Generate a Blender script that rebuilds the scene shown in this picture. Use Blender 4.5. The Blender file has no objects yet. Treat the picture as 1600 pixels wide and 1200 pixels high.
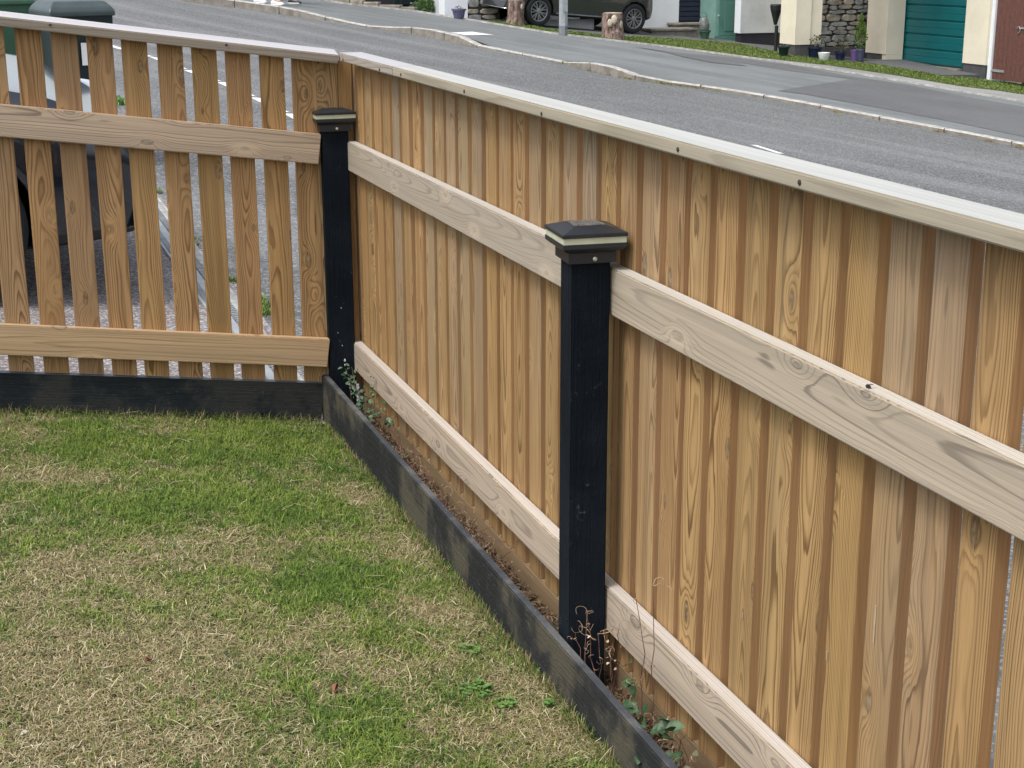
import bpy, bmesh, math, random
import numpy as np
from mathutils import Vector, Matrix
R = math.radians
random.seed(7); rng = np.random.default_rng(11)
scn = bpy.context.scene
col = scn.collection

# ------------------------------------------------------------------ camera
F = 2374.54
CAM = Vector((-1.15961, 0.0, 0.96862))
FW = Vector((0.3215118684, 0.9061871208, -0.2746907725))
RT = Vector((0.9421815519, -0.3350922099, -0.002670980759))
UP = Vector((0.09446714636, 0.2579498263, 0.9615289103))
cd = bpy.data.cameras.new('camera')
cam = bpy.data.objects.new('camera', cd); col.objects.link(cam)
cd.sensor_width = 36.0; cd.lens = F/1600*36.0
cd.clip_start = 0.05; cd.clip_end = 900
M = Matrix((RT, UP, -FW)).transposed().to_4x4(); M.translation = CAM
cam.matrix_world = M
scn.camera = cam

# ------------------------------------------------------------------ sky and sun (bright overcast)
SUN_EL, SUN_AZ = R(60), R(-110)      # azimuth measured from +Y towards +X
w = bpy.data.worlds.new('World'); scn.world = w; w.use_nodes = True
nt = w.node_tree; nt.nodes.clear()
sky = nt.nodes.new('ShaderNodeTexSky'); sky.sky_type = 'NISHITA'; sky.sun_disc = False
sky.sun_elevation = SUN_EL; sky.sun_rotation = SUN_AZ; sky.dust_density = 4.0; sky.air_density = 1.0; sky.ozone_density = 1.0
hs = nt.nodes.new('ShaderNodeHueSaturation'); hs.inputs['Saturation'].default_value = 0.42; hs.inputs['Value'].default_value = 1.0
bg = nt.nodes.new('ShaderNodeBackground'); bg.inputs['Strength'].default_value = 0.15
wo = nt.nodes.new('ShaderNodeOutputWorld')
nt.links.new(sky.outputs[0], hs.inputs['Color']); nt.links.new(hs.outputs[0], bg.inputs['Color']); nt.links.new(bg.outputs[0], wo.inputs[0])
sl = bpy.data.lights.new('sun', 'SUN'); sl.energy = 1.0; sl.angle = R(12); sl.color = (1.0, 0.97, 0.93)
so = bpy.data.objects.new('sun', sl); col.objects.link(so)
sd = Vector((math.sin(SUN_AZ)*math.cos(SUN_EL), math.cos(SUN_AZ)*math.cos(SUN_EL), math.sin(SUN_EL)))
so.rotation_euler = (-sd).to_track_quat('-Z', 'Y').to_euler()
scn.view_settings.view_transform = 'Standard'
scn.view_settings.look = 'None'
scn.view_settings.exposure = 0.78
scn.view_settings.gamma = 1.0
scn.view_settings.use_curve_mapping = False
scn.render.resolution_x = 1024; scn.render.resolution_y = 768
scn.render.engine = 'CYCLES'

# ------------------------------------------------------------------ material helpers
class NB:
    def __init__(s, name, rough=0.7, spec=0.4):
        s.m = bpy.data.materials.new(name); s.m.use_nodes = True
        s.t = s.m.node_tree; s.b = s.t.nodes['Principled BSDF']
        s.b.inputs['Roughness'].default_value = rough
        s.b.inputs['Specular IOR Level'].default_value = spec
        s.tc = None
    def new(s, k): return s.t.nodes.new(k)
    def link(s, a, b): s.t.links.new(a, b)
    def put(s, sock, v):
        if v is None: return
        if hasattr(v, 'is_linked') or hasattr(v, 'links'): s.link(v, sock)
        else: sock.default_value = v
    def obj(s):
        if not s.tc: s.tc = s.new('ShaderNodeTexCoord')
        return s.tc.outputs['Object']
    def geo(s): return s.new('ShaderNodeNewGeometry').outputs['Position']
    def rnd(s): return s.new('ShaderNodeObjectInfo').outputs['Random']
    def math(s, op, a, b=None, c=None, clamp=False):
        n = s.new('ShaderNodeMath'); n.operation = op; n.use_clamp = clamp
        s.put(n.inputs[0], a); s.put(n.inputs[1], b)
        if c is not None: s.put(n.inputs[2], c)
        return n.outputs[0]
    def vmath(s, op, a, b=None):
        n = s.new('ShaderNodeVectorMath'); n.operation = op
        s.put(n.inputs[0], a); s.put(n.inputs[1], b); return n.outputs[0]
    def sep(s, v):
        n = s.new('ShaderNodeSeparateXYZ'); s.put(n.inputs[0], v); return n.outputs[:]
    def comb(s, x, y, z):
        n = s.new('ShaderNodeCombineXYZ'); s.put(n.inputs[0], x); s.put(n.inputs[1], y); s.put(n.inputs[2], z); return n.outputs[0]
    def noise(s, v, scale, detail=2.0, rough=0.5, dim='3D', dist=0.0):
        n = s.new('ShaderNodeTexNoise'); n.noise_dimensions = dim
        s.put(n.inputs['Vector'], v); n.inputs['Scale'].default_value = scale
        n.inputs['Detail'].default_value = detail; n.inputs['Roughness'].default_value = rough
        n.inputs['Distortion'].default_value = dist
        return n.outputs['Fac']
    def vor(s, v, scale, feature='F1', dim='3D', rand=1.0):
        n = s.new('ShaderNodeTexVoronoi'); n.feature = feature; n.voronoi_dimensions = dim
        s.put(n.inputs['Vector'], v); n.inputs['Scale'].default_value = scale; n.inputs['Randomness'].default_value = rand
        return n
    def mr(s, v, a, b, c=0.0, d=1.0, smooth=True):
        n = s.new('ShaderNodeMapRange'); n.interpolation_type = 'SMOOTHSTEP' if smooth else 'LINEAR'
        s.put(n.inputs['Value'], v); n.inputs['From Min'].default_value = a; n.inputs['From Max'].default_value = b
        n.inputs['To Min'].default_value = c; n.inputs['To Max'].default_value = d
        return n.outputs[0]
    def mix(s, f, a, b, mode='MIX'):
        n = s.new('ShaderNodeMix'); n.data_type = 'RGBA'; n.blend_type = mode
        s.put(n.inputs[0], f)
        for k, v in ((6, a), (7, b)):
            if isinstance(v, tuple): v = (*v[:3], 1)
            s.put(n.inputs[k], v)
        return n.outputs[2]
    def fin(s, colour=None, rough=None, height=None, bump=0.3, dist=0.002):
        if colour is not None:
            if isinstance(colour, tuple): s.b.inputs['Base Color'].default_value = (*colour[:3], 1)
            else: s.link(colour, s.b.inputs['Base Color'])
        if rough is not None: s.put(s.b.inputs['Roughness'], rough)
        if height is not None:
            n = s.new('ShaderNodeBump'); n.inputs['Strength'].default_value = bump; n.inputs['Distance'].default_value = dist
            s.link(height, n.inputs['Height']); s.link(n.outputs[0], s.b.inputs['Normal'])
        return s.m

def simple(name, c, rough=0.5, metal=0.0, spec=0.5, var=0.12, scale=6.0, coat=0.0, bump=0.0, bscale=60):
    n = NB(name, rough, spec)
    n.b.inputs['Metallic'].default_value = metal
    if coat: n.b.inputs['Coat Weight'].default_value = coat; n.b.inputs['Coat Roughness'].default_value = 0.06
    P = n.geo()
    f = n.noise(P, scale, 4, 0.6)
    lo = tuple(x*(1-var) for x in c); hi = tuple(min(1, x*(1+var)) for x in c)
    cc = n.mix(n.mr(f, 0.3, 0.7), lo, hi)
    h = n.noise(P, bscale, 3, 0.6) if bump else None
    return n.fin(cc, None, h, bump, 0.004)

def wood(name, light, dark, grey, weather=0.5, ring=0.0042, knots=0.62, amp=1.0, wear_all=0.0, rough=0.75, contrast=1.0, zs=1.0, wig=1.0, line=0.36, topwear=0.0):
    n = NB(name, rough, 0.25)
    P = n.obj(); r = n.rnd()
    wn = n.new('ShaderNodeTexWhiteNoise'); wn.noise_dimensions = '1D'; n.link(r, wn.inputs['W'])
    rx, ry, rz = n.sep(wn.outputs['Color'])
    wn2 = n.new('ShaderNodeTexWhiteNoise'); wn2.noise_dimensions = '1D'; n.link(n.math('ADD', r, 3.7), wn2.inputs['W'])
    qx, qy, qz = n.sep(wn2.outputs['Color'])
    x, y, z = n.sep(P)
    zo = n.math('MULTIPLY_ADD', rx, 57.0, n.math('MULTIPLY', z, zs))
    # knots: sparse cells of a stretched voronoi
    kv = n.comb(n.math('MULTIPLY_ADD', x, 10.5, n.math('MULTIPLY', ry, 13.0)), n.math('MULTIPLY', zo, 4.2/zs), 0.0)
    v = n.vor(kv, 1.0, 'F1', '2D', 0.85)
    kd = v.outputs['Distance']
    kc, kc2, kc3 = n.sep(v.outputs['Color'])
    on = n.mr(kc, knots, knots+0.01, 0, 1, False)
    wob = n.noise(n.comb(n.math('MULTIPLY', x, 60.0), zo, qx), 8.0, 2)
    kdw = n.math('MULTIPLY_ADD', wob, 0.05, kd)
    bump = n.math('MULTIPLY', on, n.math('POWER', 2.718, n.math('MULTIPLY', n.math('MULTIPLY', kd, kd), -22.0)))
    # rings
    n1 = n.noise(n.comb(n.math('MULTIPLY', x, 3.0), ry, n.math('MULTIPLY', zo, 1.0)), 1.6, 2, 0.5)
    n2 = n.noise(n.comb(n.math('MULTIPLY', x, 14.0), rz, n.math('MULTIPLY', zo, 1.0)), 5.0, 2, 0.55)
    wander = n.noise(n.comb(qz, rx, zo), 1.3, 1)
    cx = n.math('ADD', n.math('MULTIPLY_ADD', ry, 0.09, -0.045), n.math('MULTIPLY_ADD', wander, 0.05, -0.025))
    dx = n.math('SUBTRACT', x, cx)
    dep = n.math('ADD', n.math('MULTIPLY_ADD', rz, 0.05, 0.012), n.math('MULTIPLY', n1, 0.055*amp))
    dep = n.math('ADD', dep, n.math('MULTIPLY', z, n.math('MULTIPLY_ADD', qy, 0.05, -0.02)))
    dy = n.math('ADD', y, dep)
    rr = n.math('SQRT', n.math('ADD', n.math('MULTIPLY', dx, dx), n.math('MULTIPLY', dy, dy)))
    rr = n.math('MULTIPLY_ADD', n2, 0.0055*wig, rr)
    rr = n.math('MULTIPLY_ADD', bump, 0.016, rr)
    ph = n.math('DIVIDE', rr, ring)
    fr = n.math('FRACT', ph)
    rid = n.math('FLOOR', ph)
    wr = n.new('ShaderNodeTexWhiteNoise'); wr.noise_dimensions = '1D'; n.link(rid, wr.inputs['W'])
    band = n.math('MULTIPLY', n.mr(fr, line, 0.86), n.mr(fr, 0.90, 1.0, 1, 0))
    band = n.math('MULTIPLY', band, n.math('MULTIPLY_ADD', wr.outputs['Value'], 0.6, 0.5), clamp=True)
    plain = n.noise(n.comb(n.math('MULTIPLY', x, 9.0), qy, n.math('MULTIPLY', zo, 1.3)), 1.0, 2, 0.5)
    band = n.math('MULTIPLY', band, n.math('MULTIPLY', n.math('MULTIPLY_ADD', qz, 0.5, 0.68), n.mr(plain, 0.25, 0.6, 0.45, 1.0)))
    # fibres
    fib = n.noise(n.comb(n.math('MULTIPLY', x, 420.0), n.math('MULTIPLY', y, 420.0), n.math('MULTIPLY', zo, 7.0)), 1.0, 3, 0.6)
    streak = n.noise(n.comb(n.math('MULTIPLY', x, 38.0), n.math('MULTIPLY', y, 30.0), n.math('MULTIPLY', zo, 1.1)), 1.0, 3, 0.6)
    blotch = n.noise(n.comb(n.math('MULTIPLY', x, 6.0), ry, zo), 2.3, 3, 0.6)
    base = n.mix(n.mr(streak, 0.3, 0.7), tuple(c*0.82 for c in light), tuple(min(1, c*1.14) for c in light))
    base = n.mix(n.math('MULTIPLY', band, 0.95*contrast, clamp=True), base, dark)
    # weathering to grey: per board and in long stains
    wmask = n.math('ADD', n.math('MULTIPLY', n.mr(qx, 0.35, 1.0), 1.0), n.math('MULTIPLY_ADD', blotch, 1.2, -0.75))
    if topwear: wmask = n.math('ADD', wmask, n.math('MULTIPLY', z, topwear))
    wmask = n.math('MULTIPLY', n.math('MAXIMUM', wmask, wear_all), weather, clamp=True)
    gcol = n.mix(n.math('MULTIPLY', band, 0.75), grey, tuple(c*0.5 for c in grey))
    base = n.mix(wmask, base, gcol)
    base = n.mix(n.math('MULTIPLY', n.mr(fib, 0.35, 0.8), 0.30), base, tuple(c*0.62 for c in dark), 'MIX')
    # tone per board
    tone = n.math('MULTIPLY_ADD', qz, 0.18, 0.91)
    tc = n.comb(tone, n.math('MULTIPLY', tone, n.math('MULTIPLY_ADD', rx, 0.05, 0.965)), n.math('MULTIPLY', tone, n.math('MULTIPLY_ADD', ry, 0.14, 0.92)))
    base = n.mix(1.0, base, tc, 'MULTIPLY')
    # knot colouring
    ks = n.math('MULTIPLY', kdw, n.math('MULTIPLY_ADD', kc3, 0.9, 0.85))
    kin = n.math('MULTIPLY', on, n.mr(ks, 0.085, 0.125, 1, 0))
    kr = n.math('MULTIPLY', n.math('MULTIPLY', on, n.mr(wob, 0.35, 0.6)), n.math('MULTIPLY', n.mr(ks, 0.085, 0.115), n.mr(ks, 0.12, 0.15, 1, 0)))
    kcol = n.mix(n.mr(n.noise(n.comb(n.math('MULTIPLY', x, 90.0), y, n.math('MULTIPLY', zo, 40.0)), 1.5, 3), 0.35, 0.65), tuple(c*0.85 for c in dark), tuple(c*0.80 for c in grey))
    base = n.mix(n.math('MULTIPLY', kin, 0.75), base, kcol)
    base = n.mix(n.math('MULTIPLY', kr, 0.65), base, tuple(c*0.45 for c in dark))
    halo = n.math('MULTIPLY', on, n.math('MULTIPLY', n.mr(kdw, 0.14, 0.3, 1, 0), n.mr(kc2, 0.4, 0.8)))
    base = n.mix(n.math('MULTIPLY', halo, 0.25), base, tuple(min(1, c*1.5) for c in light))
    h = n.math('SUBTRACT', n.math('MULTIPLY', fib, 0.5), n.math('MULTIPLY', band, 0.5))
    return n.fin(base, None, h, 0.35, 0.0012)

# boards facing the weather, their sawn edges, rails, capping
M_board = wood('picket_wood', (0.385, 0.248, 0.110), (0.125, 0.066, 0.024), (0.32, 0.268, 0.20), 0.60, 0.0036, 0.48, wig=0.75, topwear=0.55, amp=0.8)
M_boardE = wood('picket_edge_wood', (0.400, 0.228, 0.100), (0.30, 0.16, 0.064), (0.38, 0.27, 0.17), 0.25, 0.006, 1.1, contrast=0.4)
M_pickA = wood('side_picket_wood', (0.425, 0.262, 0.120), (0.140, 0.070, 0.026), (0.36, 0.275, 0.18), 0.35, 0.0040, 0.46, wig=0.6, amp=0.7)
M_rail = wood('rail_wood', (0.44, 0.36, 0.26), (0.20, 0.16, 0.12), (0.39, 0.35, 0.30), 0.85, 0.0046, 0.30, amp=0.35, wear_all=0.35, contrast=1.0, zs=0.45, wig=0.5, line=0.62)
M_railF = wood('fresh_rail_wood', (0.56, 0.40, 0.235), (0.27, 0.175, 0.09), (0.46, 0.38, 0.28), 0.45, 0.0046, 0.55, amp=0.55, contrast=1.0, zs=0.5, wig=0.7, line=0.62)
M_cap = wood('capping_wood', (0.37, 0.315, 0.235), (0.22, 0.175, 0.125), (0.38, 0.355, 0.31), 0.75, 0.0045, 0.70, wear_all=0.4, contrast=0.6, zs=0.4, amp=0.5, wig=0.6, line=0.5)
M_capT = wood('silvered_top_wood', (0.48, 0.48, 0.47), (0.28, 0.28, 0.27), (0.50, 0.50, 0.495), 0.9, 0.0060, 1.1, wear_all=0.6, contrast=0.8, zs=0.4)
M_railA = wood('pale_rail_wood', (0.50, 0.39, 0.255), (0.22, 0.165, 0.11), (0.47, 0.41, 0.33), 0.7, 0.0046, 0.30, amp=0.35, wear_all=0.2, contrast=1.0, zs=0.45, wig=0.5, line=0.62)
M_railT = wood('lit_rail_top_wood', (0.46, 0.425, 0.365), (0.32, 0.28, 0.22), (0.58, 0.55, 0.50), 0.8, 0.0045, 0.9, wear_all=0.5, contrast=0.8, zs=0.4)  # lighter copy of the rail wood; sky light on the tops painted in
M_tan = wood('kickboard_wood', (0.27, 0.195, 0.115), (0.17, 0.115, 0.065), (0.24, 0.195, 0.14), 0.5, 0.007, 1.1, contrast=0.5)

def black_paint(name, c, brown, wearamt):
    n = NB(name, 0.72, 0.14)
    P = n.obj(); x, y, z = n.sep(P)
    g = n.noise(n.comb(n.math('MULTIPLY', x, 160.0), n.math('MULTIPLY', y, 160.0), n.math('MULTIPLY', z, 5.0)), 1.0, 3, 0.6)
    f = n.noise(n.geo(), 5.0, 4, 0.65)
    sp = n.noise(n.comb(n.math('MULTIPLY', x, 230.0), n.math('MULTIPLY', y, 230.0), n.math('MULTIPLY', z, 70.0)), 1.0, 2, 0.5)
    sc = n.noise(n.geo(), 34.0, 4, 0.7, dist=1.2)
    cc = n.mix(n.mr(f, 0.35, 0.7), tuple(k*0.8 for k in c), tuple(k*1.35 for k in c))
    cc = n.mix(n.math('MULTIPLY', n.mr(f, 0.46, 0.62), wearamt), cc, brown)
    cc = n.mix(n.math('MULTIPLY', n.mr(sp, 0.66, 0.76), 0.45*min(1, wearamt+0.25)), cc, tuple(min(1, k*5+0.05) for k in c))
    cc = n.mix(n.math('MULTIPLY', n.mr(sc, 0.64, 0.74), 0.45), cc, (0.12, 0.13, 0.125))
    return n.fin(cc, n.mr(g, 0.3, 0.7, 0.62, 0.85), n.math('ADD', g, n.math('ADD', n.math('MULTIPLY', sp, 0.5), n.math('MULTIPLY', sc, 0.8))), 0.8, 0.003)
M_post = black_paint('black_stained_post', (0.0042, 0.0078, 0.0135), (0.02, 0.022, 0.02), 0.15)
M_gravA = black_paint('black_painted_plank', (0.017, 0.022, 0.026), (0.055, 0.052, 0.043), 0.55)
M_gravB = black_paint('worn_black_plank', (0.028, 0.030, 0.031), (0.095, 0.084, 0.060), 0.8)
M_gravT = black_paint('pale_plank_top', (0.055, 0.06, 0.068), (0.15, 0.15, 0.145), 0.5)  # paler version of the plank colour for its top face

def asphalt(name, c, pale, scale=260.0, amt=0.5, patch=0.25, tint=None, stripes=0.0):
    n = NB(name, 0.85, 0.3)
    P = n.geo()
    v = n.vor(P, scale, 'F1', '3D', 1.0)
    cr, cg, cb = n.sep(v.outputs['Color'])
    st = n.mr(cr, 0.45, 1.0)
    big = n.noise(P, 0.55, 5, 0.6); mid = n.noise(P, 7.0, 5, 0.65); mm = n.noise(P, 45.0, 3, 0.6)
    a = n.mix(n.mr(big, 0.35, 0.65), tuple(k*(1-patch) for k in c), tuple(k*(1+patch) for k in c))
    a = n.mix(n.math('MULTIPLY', n.mr(mid, 0.4, 0.75), 0.35), a, tuple(k*1.35 for k in c))
    a = n.mix(n.math('MULTIPLY', n.mr(mm, 0.45, 0.65), 0.25), a, tuple(k*0.6 for k in c))
    if stripes:
        x, y, z = n.sep(P)
        d = n.math('ADD', n.math('MULTIPLY', x, 0.90), n.math('MULTIPLY', y, 0.435))
        al = n.math('SUBTRACT', n.math('MULTIPLY', x, 0.435), n.math('MULTIPLY', y, 0.90))
        s1 = n.noise(n.comb(n.math('MULTIPLY', d, 1.6), n.math('MULTIPLY', al, 0.10), 0.0), 1.0, 4, 0.6)
        a = n.mix(n.math('MULTIPLY', n.mr(s1, 0.5, 0.62), stripes), a, tuple(k*1.45 for k in c))
        a = n.mix(n.math('MULTIPLY', n.mr(s1, 0.47, 0.38), stripes*0.6), a, tuple(k*0.75 for k in c))
    a = n.mix(n.math('MULTIPLY', st, amt), a, pale)
    if tint: a = n.mix(n.math('MULTIPLY', n.mr(cg, 0.6, 0.9), 0.5), a, tint)
    h = n.math('ADD', cb, n.math('MULTIPLY', mm, 0.6))
    return n.fin(a, None, h, 0.6, 0.004)
M_road = asphalt('road_asphalt', (0.105, 0.109, 0.110), (0.36, 0.365, 0.365), 85, 0.6, 0.14, stripes=0.9)
M_pave = asphalt('pavement_asphalt', (0.155, 0.168, 0.170), (0.26, 0.275, 0.275), 90, 0.3, 0.14, stripes=0.35)
M_patch = asphalt('patch_asphalt', (0.115, 0.118, 0.122), (0.21, 0.215, 0.22), 90, 0.3, 0.12)
M_drive = asphalt('drive_chippings', (0.16, 0.152, 0.152), (0.52, 0.50, 0.50), 105, 0.85, 0.1, (0.28, 0.20, 0.185))
M_gravel = asphalt('gravel_margin', (0.24, 0.24, 0.235), (0.42, 0.42, 0.41), 60, 0.5, 0.2)
M_ground = asphalt('earth_ground', (0.10, 0.085, 0.06), (0.16, 0.14, 0.11), 40, 0.3, 0.3)
M_soil = asphalt('dry_soil', (0.045, 0.034, 0.024), (0.17, 0.13, 0.085), 120, 0.5, 0.4)

def lawnmat(name, dirt, straw, green, sc):
    n = NB(name, 0.95, 0.1); P = n.geo()
    a = n.noise(P, 2.0*sc, 4, 0.6); b = n.noise(P, 60*sc, 4, 0.75); f = n.noise(P, 190*sc, 3, 0.7, dist=2.0)
    c = n.mix(n.mr(b, 0.35, 0.65), dirt, straw)
    c = n.mix(n.math('MULTIPLY', n.mr(a, 0.4, 0.6), n.mr(f, 0.3, 0.6)), c, green)
    return n.fin(c, None, n.math('ADD', b, f), 1.0, 0.01)
M_lawn = lawnmat('lawn_thatch', (0.038, 0.030, 0.018), (0.13, 0.10, 0.06), (0.04, 0.055, 0.018), 1.0)  # base colour darkened to paint in the shade between blades
M_verge = lawnmat('verge_turf', (0.08, 0.08, 0.03), (0.15, 0.16, 0.055), (0.06, 0.105, 0.02), 0.5)
M_kerb = simple('kerb_concrete', (0.22, 0.20, 0.17), 0.85, var=0.25, scale=9, bump=0.4)
M_kerbT = simple('kerb_edge_concrete', (0.38, 0.37, 0.345), 0.85, var=0.3, scale=12, bump=0.3)
M_line = simple('road_paint', (0.72, 0.72, 0.70), 0.7, var=0.15, scale=30, bump=0.3)
M_white = simple('white_render', (0.74, 0.77, 0.80), 0.85, var=0.04, scale=3, bump=0.15, bscale=40)
M_whiteG = simple('greyed_white_render', (0.52, 0.55, 0.55), 0.85, var=0.12, scale=2.0, bump=0.2, bscale=40)  # greyed copy of the white render; paints the shade on the bay's face
M_cream = simple('cream_render', (0.74, 0.68, 0.54), 0.85, var=0.05, scale=2.5, bump=0.15, bscale=40)
M_plinth = simple('grey_plinth', (0.07, 0.068, 0.072), 0.8, var=0.15, scale=5, bump=0.2)
M_plinthB = simple('black_plinth', (0.018, 0.018, 0.028), 0.7, var=0.15, scale=5)
M_teal = simple('teal_door_paint', (0.003, 0.115, 0.125), 0.35, var=0.06, scale=3)
M_sage = simple('sage_door_paint', (0.10, 0.235, 0.19), 0.5, var=0.08, scale=4)
M_sageL = simple('lit_sage_paint', (0.20, 0.36, 0.31), 0.5, var=0.08, scale=4)  # lighter copy of the door sage; light on the porch side painted in
M_navy = simple('navy_slats', (0.012, 0.017, 0.04), 0.5, var=0.1)
M_brown = simple('brown_gate_stain', (0.125, 0.052, 0.040), 0.7, var=0.2, scale=14, bump=0.3)
M_tile = simple('roof_tiles', (0.09, 0.085, 0.085), 0.8, var=0.2, scale=6, bump=0.4)
M_glass = simple('dark_window_glass', (0.02, 0.025, 0.03), 0.05, var=0.05)
M_stone = simple('wall_stone', (0.23, 0.235, 0.225), 0.85, var=0.35, scale=7, bump=0.6, bscale=30)
M_stone2 = simple('buff_wall_stone', (0.27, 0.24, 0.19), 0.85, var=0.35, scale=7, bump=0.6, bscale=30)
M_mortar = simple('dark_mortar', (0.065, 0.06, 0.05), 0.9, var=0.2, scale=9)
M_galv = simple('galvanised_steel', (0.36, 0.39, 0.40), 0.5, metal=0.3, var=0.12, scale=9)
M_galvD = simple('weathered_post_base', (0.19, 0.21, 0.22), 0.6, metal=0.2, var=0.2, scale=9)
M_plasticK = simple('dark_green_plastic', (0.004, 0.016, 0.017), 0.42, var=0.1, bump=0.05)
M_plasticG = simple('mid_green_plastic', (0.045, 0.115, 0.07), 0.42, var=0.1)
M_lidK = simple('grey_green_lid_plastic', (0.045, 0.065, 0.066), 0.38, var=0.15, scale=8)
M_plasticB = simple('blue_plastic', (0.008, 0.035, 0.22), 0.4)
M_rubber = simple('tyre_rubber', (0.012, 0.015, 0.018), 0.8, var=0.1)
M_rim = simple('dark_alloy', (0.28, 0.29, 0.31), 0.35, metal=0.5, var=0.1)
M_bpaint = simple('bronze_grey_paint', (0.052, 0.057, 0.060), 0.30, metal=0.25, var=0.03, coat=0.8)
M_kpaint = simple('navy_black_paint', (0.010, 0.014, 0.022), 0.22, metal=0.2, var=0.03, coat=1.0)
M_trim = simple('black_trim', (0.014, 0.015, 0.017), 0.55, var=0.1)
M_chrome = simple('bright_trim', (0.62, 0.64, 0.66), 0.15, metal=0.9, var=0.03)
M_lens = simple('headlamp_lens', (0.62, 0.66, 0.70), 0.08, metal=0.4, var=0.05)
M_plate = simple('white_plate', (0.78, 0.78, 0.76), 0.4, var=0.03)
M_capblk = simple('black_cap_plastic', (0.020, 0.024, 0.030), 0.38, var=0.15, scale=20, bump=0.05)
M_band = simple('cream_light_band', (0.52, 0.54, 0.40), 0.35, var=0.08, scale=20)
M_solar = simple('solar_cell', (0.10, 0.105, 0.11), 0.2, var=0.6, scale=130)
M_screw = simple('zinc_screw', (0.62, 0.60, 0.50), 0.35, metal=0.5)
M_rust = simple('dark_screw', (0.04, 0.03, 0.028), 0.7)
M_potN = simple('navy_glazed_pot', (0.010, 0.018, 0.055), 0.3)
M_potW = simple('white_pot', (0.74, 0.76, 0.76), 0.4)
M_potP = simple('purple_pot', (0.17, 0.10, 0.28), 0.5)
M_potS = simple('slate_blue_pot', (0.09, 0.095, 0.16), 0.6)
M_terra = simple('terracotta', (0.24, 0.055, 0.045), 0.75)
M_steel = simple('old_churn_metal', (0.22, 0.235, 0.225), 0.5, metal=0.4, var=0.3, scale=9)
M_step = simple('step_stone', (0.20, 0.185, 0.155), 0.85, var=0.25, scale=8, bump=0.4)
M_bark = None
def barkmat():
    n = NB('stump_bark', 0.9, 0.2); P = n.geo(); x, y, z = n.sep(P)
    a = n.noise(n.comb(n.math('MULTIPLY', x, 14.0), n.math('MULTIPLY', y, 14.0), n.math('MULTIPLY', z, 6.0)), 1.0, 4, 0.7)
    b = n.noise(P, 9.0, 3, 0.6)
    c = n.mix(n.mr(a, 0.35, 0.65), (0.07, 0.045, 0.035), (0.33, 0.24, 0.20))
    c = n.mix(n.mr(b, 0.55, 0.7), c, (0.42, 0.33, 0.29))
    return n.fin(c, None, a, 1.0, 0.03)
M_bark = barkmat()
M_stumptop = simple('sawn_stump_top', (0.50, 0.44, 0.34), 0.85, var=0.2, scale=15)
M_skin = simple('skin', (0.48, 0.30, 0.22), 0.55, var=0.05)
M_hair = simple('brown_hair', (0.05, 0.03, 0.02), 0.6)
M_jean = simple('blue_denim', (0.05, 0.07, 0.12), 0.85, var=0.15, scale=30)
M_top1 = simple('grey_cloth', (0.20, 0.21, 0.22), 0.9, var=0.1)
M_top2 = simple('dark_cloth', (0.03, 0.035, 0.045), 0.9, var=0.1)
M_shoeW = simple('white_shoe', (0.78, 0.79, 0.80), 0.5, var=0.04)
M_shoeK = simple('black_shoe', (0.015, 0.017, 0.02), 0.5)
M_dleaf = simple('dead_leaf', (0.20, 0.075, 0.045), 0.7, var=0.3, scale=90)
M_dleafd = simple('withered_leaf', (0.12, 0.085, 0.05), 0.85, var=0.4, scale=60)
M_pleaf = simple('pale_leaf', (0.55, 0.52, 0.42), 0.7, var=0.2, scale=90)

def leafmat(name, a, b, rough=0.5):
    n = NB(name, rough, 0.4); f = n.noise(n.geo(), 45.0, 3, 0.6)
    c = n.mix(n.mr(f, 0.35, 0.65), a, b)
    return n.fin(c)
M_ivy = leafmat('ivy_leaf', (0.022, 0.060, 0.024), (0.075, 0.13, 0.060))
M_weed = leafmat('weed_leaf', (0.07, 0.155, 0.03), (0.12, 0.22, 0.05))
M_tend = leafmat('dry_tendril', (0.26, 0.16, 0.09), (0.50, 0.38, 0.25), 0.8)
M_stem = leafmat('dark_stem', (0.09, 0.04, 0.03), (0.16, 0.08, 0.05), 0.8)
M_shrub = leafmat('shrub_leaf', (0.05, 0.11, 0.03), (0.12, 0.22, 0.06))
M_conif = leafmat('golden_conifer_leaf', (0.06, 0.13, 0.02), (0.16, 0.25, 0.035))
M_dull = leafmat('dull_plant_leaf', (0.07, 0.08, 0.05), (0.14, 0.13, 0.08))
M_flower = simple('orange_petal', (0.80, 0.13, 0.06), 0.6)
M_flowerP = simple('pink_petal', (0.65, 0.30, 0.28), 0.6)

def colattr(name, rough=0.6):
    n = NB(name, rough, 0.25)
    a = n.new('ShaderNodeAttribute'); a.attribute_name = 'blade'; a.attribute_type = 'GEOMETRY'
    n.link(a.outputs['Color'], n.b.inputs['Base Color'])
    return n.m
M_blade = colattr('grass_blade')

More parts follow.
